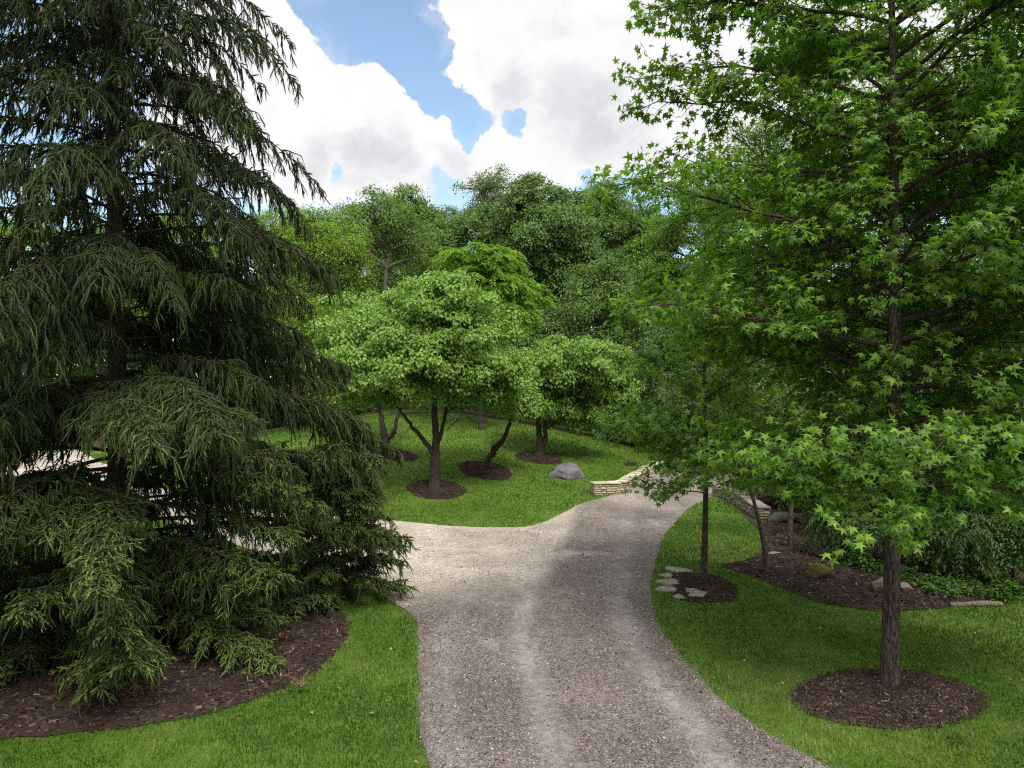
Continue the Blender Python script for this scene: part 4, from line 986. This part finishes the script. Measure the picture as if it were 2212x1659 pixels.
import bmesh
def rock(name, loc, size, mat, label, cat='rock', seed=0, rot=0, group=None, npts=26, sub=3, rough=.05, flat_top=False, angular=True, shape=None):
    r = random.Random(seed); bm = bmesh.new()
    pts = shape or []
    if not shape:
        for i in range(npts):
            v = Vector((r.gauss(0, 1), r.gauss(0, 1), r.gauss(0, 1))).normalized()*r.uniform(.82, 1)
            if v.z < -.35: v.z = -.35
            if flat_top and v.z > .45: v.z = .45+r.uniform(-.03, .03)
            pts.append(v)
    for p in pts: bm.verts.new(p)
    res = bmesh.ops.convex_hull(bm, input=bm.verts)
    bmesh.ops.delete(bm, geom=[e for e in res['geom_interior'] if isinstance(e, bmesh.types.BMVert)], context='VERTS')
    bmesh.ops.bevel(bm, geom=bm.edges[:], offset=.05, segments=2, affect='EDGES', profile=.6)
    bmesh.ops.triangulate(bm, faces=bm.faces[:])
    bmesh.ops.subdivide_edges(bm, edges=[e for e in bm.edges if e.calc_length() > .12], cuts=sub, use_grid_fill=True)
    bmesh.ops.triangulate(bm, faces=bm.faces[:])
    for v in bm.verts:
        n = mnoise.fractal(v.co*2.3+Vector((seed, 0, 0)), 1, 2, 5); v.co += v.co.normalized()*n*rough
        v.co = Vector((v.co.x*size[0], v.co.y*size[1], v.co.z*size[2]))
    for f in bm.faces: f.smooth = True
    me = bpy.data.meshes.new(name); bm.to_mesh(me); bm.free(); me.materials.append(mat)
    o = bpy.data.objects.new(name, me); COL.objects.link(o); o.location = loc; o.rotation_euler = (0, 0, rot)
    return tagp(o, label, cat, group)
b0 = at(1226, 1037)
rock('boulder', (b0.x, b0.y+.5, b0.z+.22), (.80, .62, .62), M['boulder'], 'smooth purple-grey boulder resting on the island lawn near the wall', 'boulder', 3, .1, rough=.10,
     shape=[Vector(p) for p in [(-1, -.3, -.3), (-.95, .4, -.3), (1, -.2, -.35), (.95, .4, -.3), (0, -.9, -.35), (.1, .9, -.3), (-.85, -.2, .12), (-.6, -.5, .25), (-.3, .2, .62), (.15, -.1, .72), (.45, .1, .6), (.5, -.6, .25), (.85, 0, .1), (-.1, -.75, .22), (-.6, .4, .3), (.5, .6, .3)]])
def rk(u, v, size, mat, label, seed, lift=.0, rot=0., **kw):
    p = at(u, v); rock('rock', (p.x, p.y, p.z+size[2]*.42+lift+.04), size, M[mat], label, 'rock', seed, rot, 'rocks in the woodland-edge mulch bed', **kw)
rk(1770, 1252, (.34, .27, .27), 'rock_moss', 'rounded mossy brown rock in the middle of the right mulch bed', 11)
rk(1905, 1283, (.24, .20, .26), 'rock_pale', 'pale tan rock just left of the thick trunk', 12, rot=.4)
rk(1952, 1278, (.18, .16, .12), 'rock_pale', 'flat pale rock just right of the thick trunk', 13, rot=.2)
rk(1790, 1205, (.55, .36, .26), 'rock_dark', 'wide dark rock behind the mossy rock under the shrubs', 14)
rk(1690, 1130, (.60, .40, .34), 'rock_dark', 'large tilted slab rock behind the slanting thin trunk', 15, rot=-.3, flat_top=True)
rk(1672, 1200, (.22, .10, .05), 'rock_pale', 'small flat pale stone between the two thin trunks', 16, rot=.3)
rk(1748, 1243, (.10, .08, .06), 'rock_pale', 'fist-sized pale stone left of the mossy rock', 17)

def slab(u, v, hw, hd, label, seed, th=.02, rot=0.0):
    hw *= 1.3; hd *= 1.45
    r = random.Random(seed); p = at(u, v); n = r.randint(5, 7); bm = bmesh.new()
    ring = []
    for i in range(n):
        a = 2*math.pi*i/n+r.uniform(-.38, .38); k = r.uniform(.72, 1.12); ring.append((math.cos(a)*hw*k, math.sin(a)*hd*k))
    top = [bm.verts.new((x*.96, y*.96, th+r.uniform(-.004, .004))) for x, y in ring]; bot = [bm.verts.new((x, y, -.03)) for x, y in ring]
    bm.faces.new(top); bm.faces.new(bot[::-1])
    for i in range(n): bm.faces.new((bot[i], bot[(i+1) % n], top[(i+1) % n], top[i]))
    bmesh.ops.bevel(bm, geom=bm.edges[:], offset=.005, segments=1, affect='EDGES')
    me = bpy.data.meshes.new('flagstone'); bm.to_mesh(me); bm.free(); me.materials.append(M['flag'])
    o = bpy.data.objects.new('flagstone', me); COL.objects.link(o); o.location = (p.x, p.y, p.z+.02); o.rotation_euler = (r.uniform(-.05, .05), r.uniform(-.05, .05), rot)
    tagp(o, label, 'flagstone', 'flagstones beside the slim young tree')
slab(1462, 1232, .30, .17, 'long pale flagstone farthest up the drive edge', 1, rot=-.5)
slab(1437, 1245, .16, .12, 'smallest pale flagstone next to the gravel', 2)
slab(1453, 1259, .34, .22, 'largest pale flagstone in the middle of the group', 3, rot=.1)
slab(1449, 1274, .30, .16, 'greyish flagstone below the largest one, partly grassed', 4)
slab(1482, 1281, .22, .20, 'grey flagstone touching the mulch left of the slim trunk', 5)
slab(1478, 1291, .22, .12, 'low grey flagstone at the front of the group', 6)
slab(1506, 1291, .22, .13, 'dark stacked flagstone at the front right of the group', 7, .07)
slab(1497, 1283, .17, .14, 'raised small grey flagstone above the dark stacked one', 8, .06)

# log
lg = at(2108, 1309); gw = Geo(); q = np.linspace(-.55, .55, 9)
P = np.column_stack([q, .02*np.sin(q*5), .03+.015*np.cos(q*4)]); tubes(gw, P, .055*(1+.1*np.sin(q*9)), 12)
for e in (0, 8): gw.add(np.array([P[e]]+[P[e]+[0, .055*math.cos(a), .055*math.sin(a)] for a in np.linspace(0, 2*np.pi, 12, endpoint=False)]), np.array([[0, 1+i, 1+(i+1) % 12] for i in range(12)]), .5)
o = gw.build('log', M['log']); o.location = lg; o.rotation_euler = (0, 0, .08); tagp(o, 'weathered grey log lying at the lawn edge on the right', 'log')

# dry stone walls
def stone_wall(path, label, courses, cap, mat, seed, thick=.42, ch=.085):
    r = np.random.default_rng(seed); P = np.array(path, float)
    seg = np.linalg.norm(np.diff(P, axis=0), axis=1); cum = np.concatenate([[0], np.cumsum(seg)]); Ltot = cum[-1]
    def pt(s): return np.array([np.interp(s, cum, P[:, 0]), np.interp(s, cum, P[:, 1])])
    base = Vector((P[0, 0], P[0, 1], float(H(*P[0])))); o = empty('stone_wall', base, label, 'stone wall', 'dry stone walls flanking the drive')
    def blocks(g, z0, hgt, lmin, lmax, over, two=True):
        for side in ((-1, 1) if two else (0,)):
            s = -over if not two else 0
            while s < Ltot:
                L = min(r.uniform(lmin, lmax), Ltot+over-s)
                if L < .08: break
                a, b = pt(max(0, s)), pt(min(Ltot, s+L)); c = (a+b)/2; d = b-a
                if np.linalg.norm(d) < 1e-3: break
                d = d/np.linalg.norm(d); nrm = np.array([-d[1], d[0]])
                wd = thick/2-.004 if two else thick+over*2
                c = c+nrm*side*(thick/4)+nrm*r.normal(0, .012)
                bm = bmesh.new(); bmesh.ops.create_cube(bm, size=1)
                for v in bm.verts: v.co = Vector((v.co.x*(L-.014)*r.uniform(.96, 1.0), v.co.y*wd*r.uniform(.94, 1.04), v.co.z*(hgt-.010)*r.uniform(.86, 1.0)))
                bmesh.ops.bevel(bm, geom=bm.edges[:], offset=min(.018, hgt*.2), segments=2, affect='EDGES')
                zz = float(H(*c))+z0+hgt/2; tilt = r.normal(0, .012)
                bm.verts.ensure_lookup_table()
                V = np.array([(c[0]+d[0]*v.co.x+nrm[0]*v.co.y, c[1]+d[1]*v.co.x+nrm[1]*v.co.y, zz+v.co.z+tilt*v.co.x) for v in bm.verts])
                tone = np.clip(r.normal(.5, .22), 0, 1)
                for f in bm.faces: pass
                by = {}
                for f in bm.faces: by.setdefault(len(f.verts), []).append([v.index for v in f.verts])
                # one vertex block per stone; faces of several sizes
                for kk, fl in by.items(): g.add(V, np.array(fl), tone, 0, False)
                bm.free(); s += L
    g = Geo(); z = -.06
    g2 = Geo(); core = []
    for k in range(courses):
        h = ch*r.uniform(.85, 1.15); blocks(g, z, h, .16, .48, 0); z += h
    blocks(g2, z, cap, .35, .70, .03, False)
    # rubble heart so that no light comes through the joints
    for i in range(len(P)-1):
        d = unit(P[i+1]-P[i]); nr = np.array([-d[1], d[0]])*thick*.36; a, b = P[i]+d*.05, P[i+1]-d*.05
        za, zb = float(H(*a)), float(H(*b)); c4 = [a-nr, b-nr, b+nr, a+nr]; zz = [za, zb, zb, za]
        V = [(*p, q_-.1) for p, q_ in zip(c4, zz)]+[(*p, q_+z-.01) for p, q_ in zip(c4, zz)]
        g.add(np.array(V), np.array([[0, 3, 2, 1], [4, 5, 6, 7], [0, 1, 5, 4], [1, 2, 6, 5], [2, 3, 7, 6], [3, 0, 4, 7]]), .1, 0)
    g.build('stone_courses', mat, o, base); g2.build('coping', mat, o, base)
wA = pix(1280, 1069); wB = pix(1347, 1067); wC = pix(1392, 1036)
wd_ = unit(wC-wB); arc = [wA+[0, .25], wB+[0, .25], wC+[0, .1], wC+[0, .1]+wd_*2.5]
stone_wall(arc, 'low cream dry stone wall with a corner on the left of the drive', 5, .07, M['wall'], 61, .45)
ra = [pix(1547, 1074)+[0, .3], pix(1575, 1078)+[0, .25], pix(1600, 1090)+[0, .2], pix(1625, 1108), pix(1650, 1125)]
stone_wall(ra, 'curved grey-brown dry stone wall on the right of the drive', 5, .07, M['wall_grey'], 62, .42)

# dogwoods in the right bed
def small_tree(base_px, pts, ells, label, seed, mat='dogwood', bark='bark_tan', flowers=0):
    r = np.random.default_rng(seed); b = at(*base_px); Y0 = b.y
    o = empty('dogwood_tree', b, label, 'tree', 'thin-trunked trees in the right mulch bed')
    gt = Geo(); gl = Geo(); gb = Geo(); anc = []
    for k, (pp, r0, r1) in enumerate(pts):
        P = np.array([(xz(u, v, Y0+dy)[0], Y0+dy, xz(u, v, Y0+dy)[1]) for u, v, dy in pp])
        if k == 0: P[0] = (b.x, b.y, b.z-.08)
        tt = np.linspace(0, len(P)-1, (len(P)-1)*4+1); Q = np.column_stack([np.interp(tt, np.arange(len(P)), P[:, i]) for i in range(3)])
        for _ in range(2): Q[1:-1] = (Q[:-2]+Q[1:-1]*2+Q[2:])/4
        tubes(gt, Q, np.linspace(r0, r1, len(Q)), 9); anc.append(Q[len(Q)//3:])
    anc = np.vstack(anc)
    for (u, v, hw, hh, dy, n) in ells:
        x, z = xz(u, v, Y0+dy); Rx = hw/FPX*Y0; Rz = hh/FPX*Y0
        lb = lobes_in(r, (x, Y0+dy, z), (Rx, Rx*.9, Rz), n, .42, .3, False)
        crown(gl, gb, r, lb, anc, OVAL, .085, 70, 12, .26, .5, flat=.2, limb_r=.025, twr=.007)
        if flowers:
            gf = Geo(); q = np.array([c+unit(r.normal(0, 1, 3))*R*.9 for c, R in lb for _ in range(flowers)])
            for a in range(4):
                D = np.column_stack([np.full(len(q), math.cos(a*1.57)), np.full(len(q), math.sin(a*1.57)), np.full(len(q), .1)])
                leaves(gf, *OVAL, q+[0, 0, .06], D, np.tile([0, -.3, 1.], (len(q), 1)), .05, .5)
            m_, t_ = newmat('white_petals'); finish(m_, t_, (.62, .60, .56), .6, .2); gf.build('flowers', m_, o, b); flowers = 0
    gt.build('trunk', M[bark], o, b); gb.build('limbs', M[bark], o, b); gl.build('crown', M[mat], o, b)
small_tree((1657, 1240), [([(1657, 1240, 0), (1653, 1190, 0), (1645, 1145, 0), (1636, 1110, .1), (1622, 1060, .3), (1600, 1010, .5), (1590, 960, .6)], .075, .02)],
           [(1570, 960, 85, 60, .7, 20), (1600, 880, 70, 45, .9, 12)], 'thin tree with crooked slanting trunk leaning left', 71)
small_tree((1708, 1186), [([(1708, 1186, 0), (1706, 1140, 0), (1709, 1090, 0), (1706, 1020, .1), (1700, 960, .2), (1680, 915, .3), (1660, 895, .4)], .085, .02), ([(1704, 1010, 0), (1722, 940, .2), (1740, 890, .3)], .04, .015), ([(1703, 985, 0), (1680, 965, -.2), (1650, 960, -.3), (1615, 970, -.4)], .03, .01)],
           [(1690, 860, 95, 55, .6, 26), (1480, 830, 90, 60, 2.5, 16), (1760, 930, 70, 50, .5, 12)], 'thin tree with straight pale trunk and white flowers', 72, flowers=3)

# small leafy plants in and beside the right bed
def weed(u, v, h, n, leafsz, label, seed):
    r = np.random.default_rng(seed); b = at(u, v); o = empty('leafy_plant', b, label, 'plant', 'leafy plants at the edge of the right wood')
    gs = Geo(); gl = Geo(); ns = n
    a = r.uniform(0, 6.28, ns); sp_ = r.uniform(0, .5, ns)*h; top = np.column_stack([np.cos(a)*sp_, np.sin(a)*sp_, h*r.uniform(.6, 1.1, ns)])+np.array(b)
    bs = np.array(b)+np.column_stack([np.cos(a), np.sin(a), 0*a])*.08*h
    tt = np.linspace(0, 1, 4)[None, :, None]; P = bs[:, None]*(1-tt)+top[:, None]*tt; P[:, :, :2] += 0
    tubes(gs, P, np.broadcast_to(np.linspace(.006, .003, 4), (ns, 4)), 4)
    for k in range(10):
        f = r.uniform(.3, 1, ns)[:, None]; pp = bs*(1-f)+top*f; aa = r.uniform(0, 6.28, ns)
        D = np.column_stack([np.cos(aa), np.sin(aa), r.uniform(-.3, .3, ns)]); N = np.column_stack([r.normal(0, .3, ns), r.normal(0, .3, ns), np.ones(ns)])
        leaves(gl, *OVAL, pp, D, N, leafsz*r.uniform(.6, 1.2, ns), np.clip(r.normal(.5, .2, ns), 0, 1))
    gs.build('stems', M['weed'], o, b); gl.build('leaves', M['weed'], o, b)
for i, (u, v, h, n, s_, lb) in enumerate([(1990, 1240, .9, 26, .14, 'tall leafy plant with pointed leaves right of the thick trunk'), (2075, 1262, .6, 22, .16, 'broad-leaved plant above the log'),
        (1860, 1235, .55, 20, .10, 'low leafy plant left of the thick trunk'), (2010, 1290, .28, 30, .07, 'small bright green weed patch behind the thick trunk'),
        (2060, 1296, .22, 30, .06, 'small bright weed clump left of the log'), (2150, 1280, .5, 24, .12, 'leafy plant right of the log end'), (1815, 1205, .5, 18, .11, 'leafy plant behind the wide dark rock'),
        (1940, 1225, .7, 22, .12, 'leafy plant close behind the thick trunk'), (2190, 1295, .4, 24, .10, 'leafy plant at the right picture edge')]):
    weed(u, v, h, n, s_, lb, 300+i)

# dead twig bundle on the spruce bed
def dead_branch(u, v, h, label, seed, rot=0):
    r = np.random.default_rng(seed); b = at(u, v); g = Geo()
    for k in range(9):
        a = r.uniform(0, 6.28); L = h*r.uniform(.5, 1.1); m_ = 6; s = np.linspace(0, 1, m_)
        P = np.column_stack([math.cos(a)*L*s*.55, math.sin(a)*L*s*.55, .01+L*s*.6*(1-.25*s)])+np.cumsum(r.normal(0, .02, (m_, 3)), 0); P[0] = (0, 0, 0)
        tubes(g, P, np.linspace(.008, .003, m_), 5)
        for _ in range(3):
            q = P[r.integers(2, 5)]; d = unit(r.normal(0, 1, 3)+[0, 0, .4])*h*.28
            tubes(g, np.array([q, q+d*.5, q+d+[0, 0, .02]]), [.004, .003, .002], 4)
    o = g.build('dead_branch', M['log']); o.location = b+Vector((0, 0, .09)); tagp(o, label, 'branch', 'dead branches on the spruce mulch')
    o.data.materials[0] = M['deadwood']
m, t = newmat('dead_wood'); M['deadwood'] = finish(m, t, t.ramp(t.noise(t.new('ShaderNodeTexCoord').outputs['Object'], 9), [(.3, (.12, .07, .04)), (.7, (.25, .15, .09))]), .9, .1)
dead_branch(648, 1478+20, .38, 'bare reddish-brown branch standing in the front mulch', 1)
dead_branch(290, 1500+15, .30, 'smaller bare twig at the left front of the mulch', 2)

# fallen leaves dotted over lawn and drive
m, t = newmat('fallen_leaves'); at3 = t.new('ShaderNodeAttribute', attribute_name='tone').outputs['Fac']
M['fallen'] = finish(m, t, t.ramp(at3, [(0, (.07, .04, .02)), (.5, (.26, .16, .07)), (1, (.36, .30, .20))]), .8, .2)
r = np.random.default_rng(9); n = 420; y = r.uniform(8, 38, n)**1.0; x = r.uniform(-.75, .75, n)*y
P = np.column_stack([x, y, H(x, y)+.045]); ok = ~inpoly(DRs, x, y) | (r.random(n) < .25); P = P[ok]; n = len(P)
g = Geo(); a = r.uniform(0, 6.28, n)
leaves(g, *OVAL, P, np.column_stack([np.cos(a), np.sin(a), r.normal(0, .2, n)]), np.column_stack([r.normal(0, .3, n), r.normal(0, .3, n), np.ones(n)]), r.uniform(.05, .10, n), r.random(n))
o = g.build('fallen_leaves', M['fallen']); tagp(o, 'scattered dry fallen leaves on grass and gravel', 'leaf litter', kind='stuff')
print('faces', sum(len(me.polygons) for me in bpy.data.meshes))
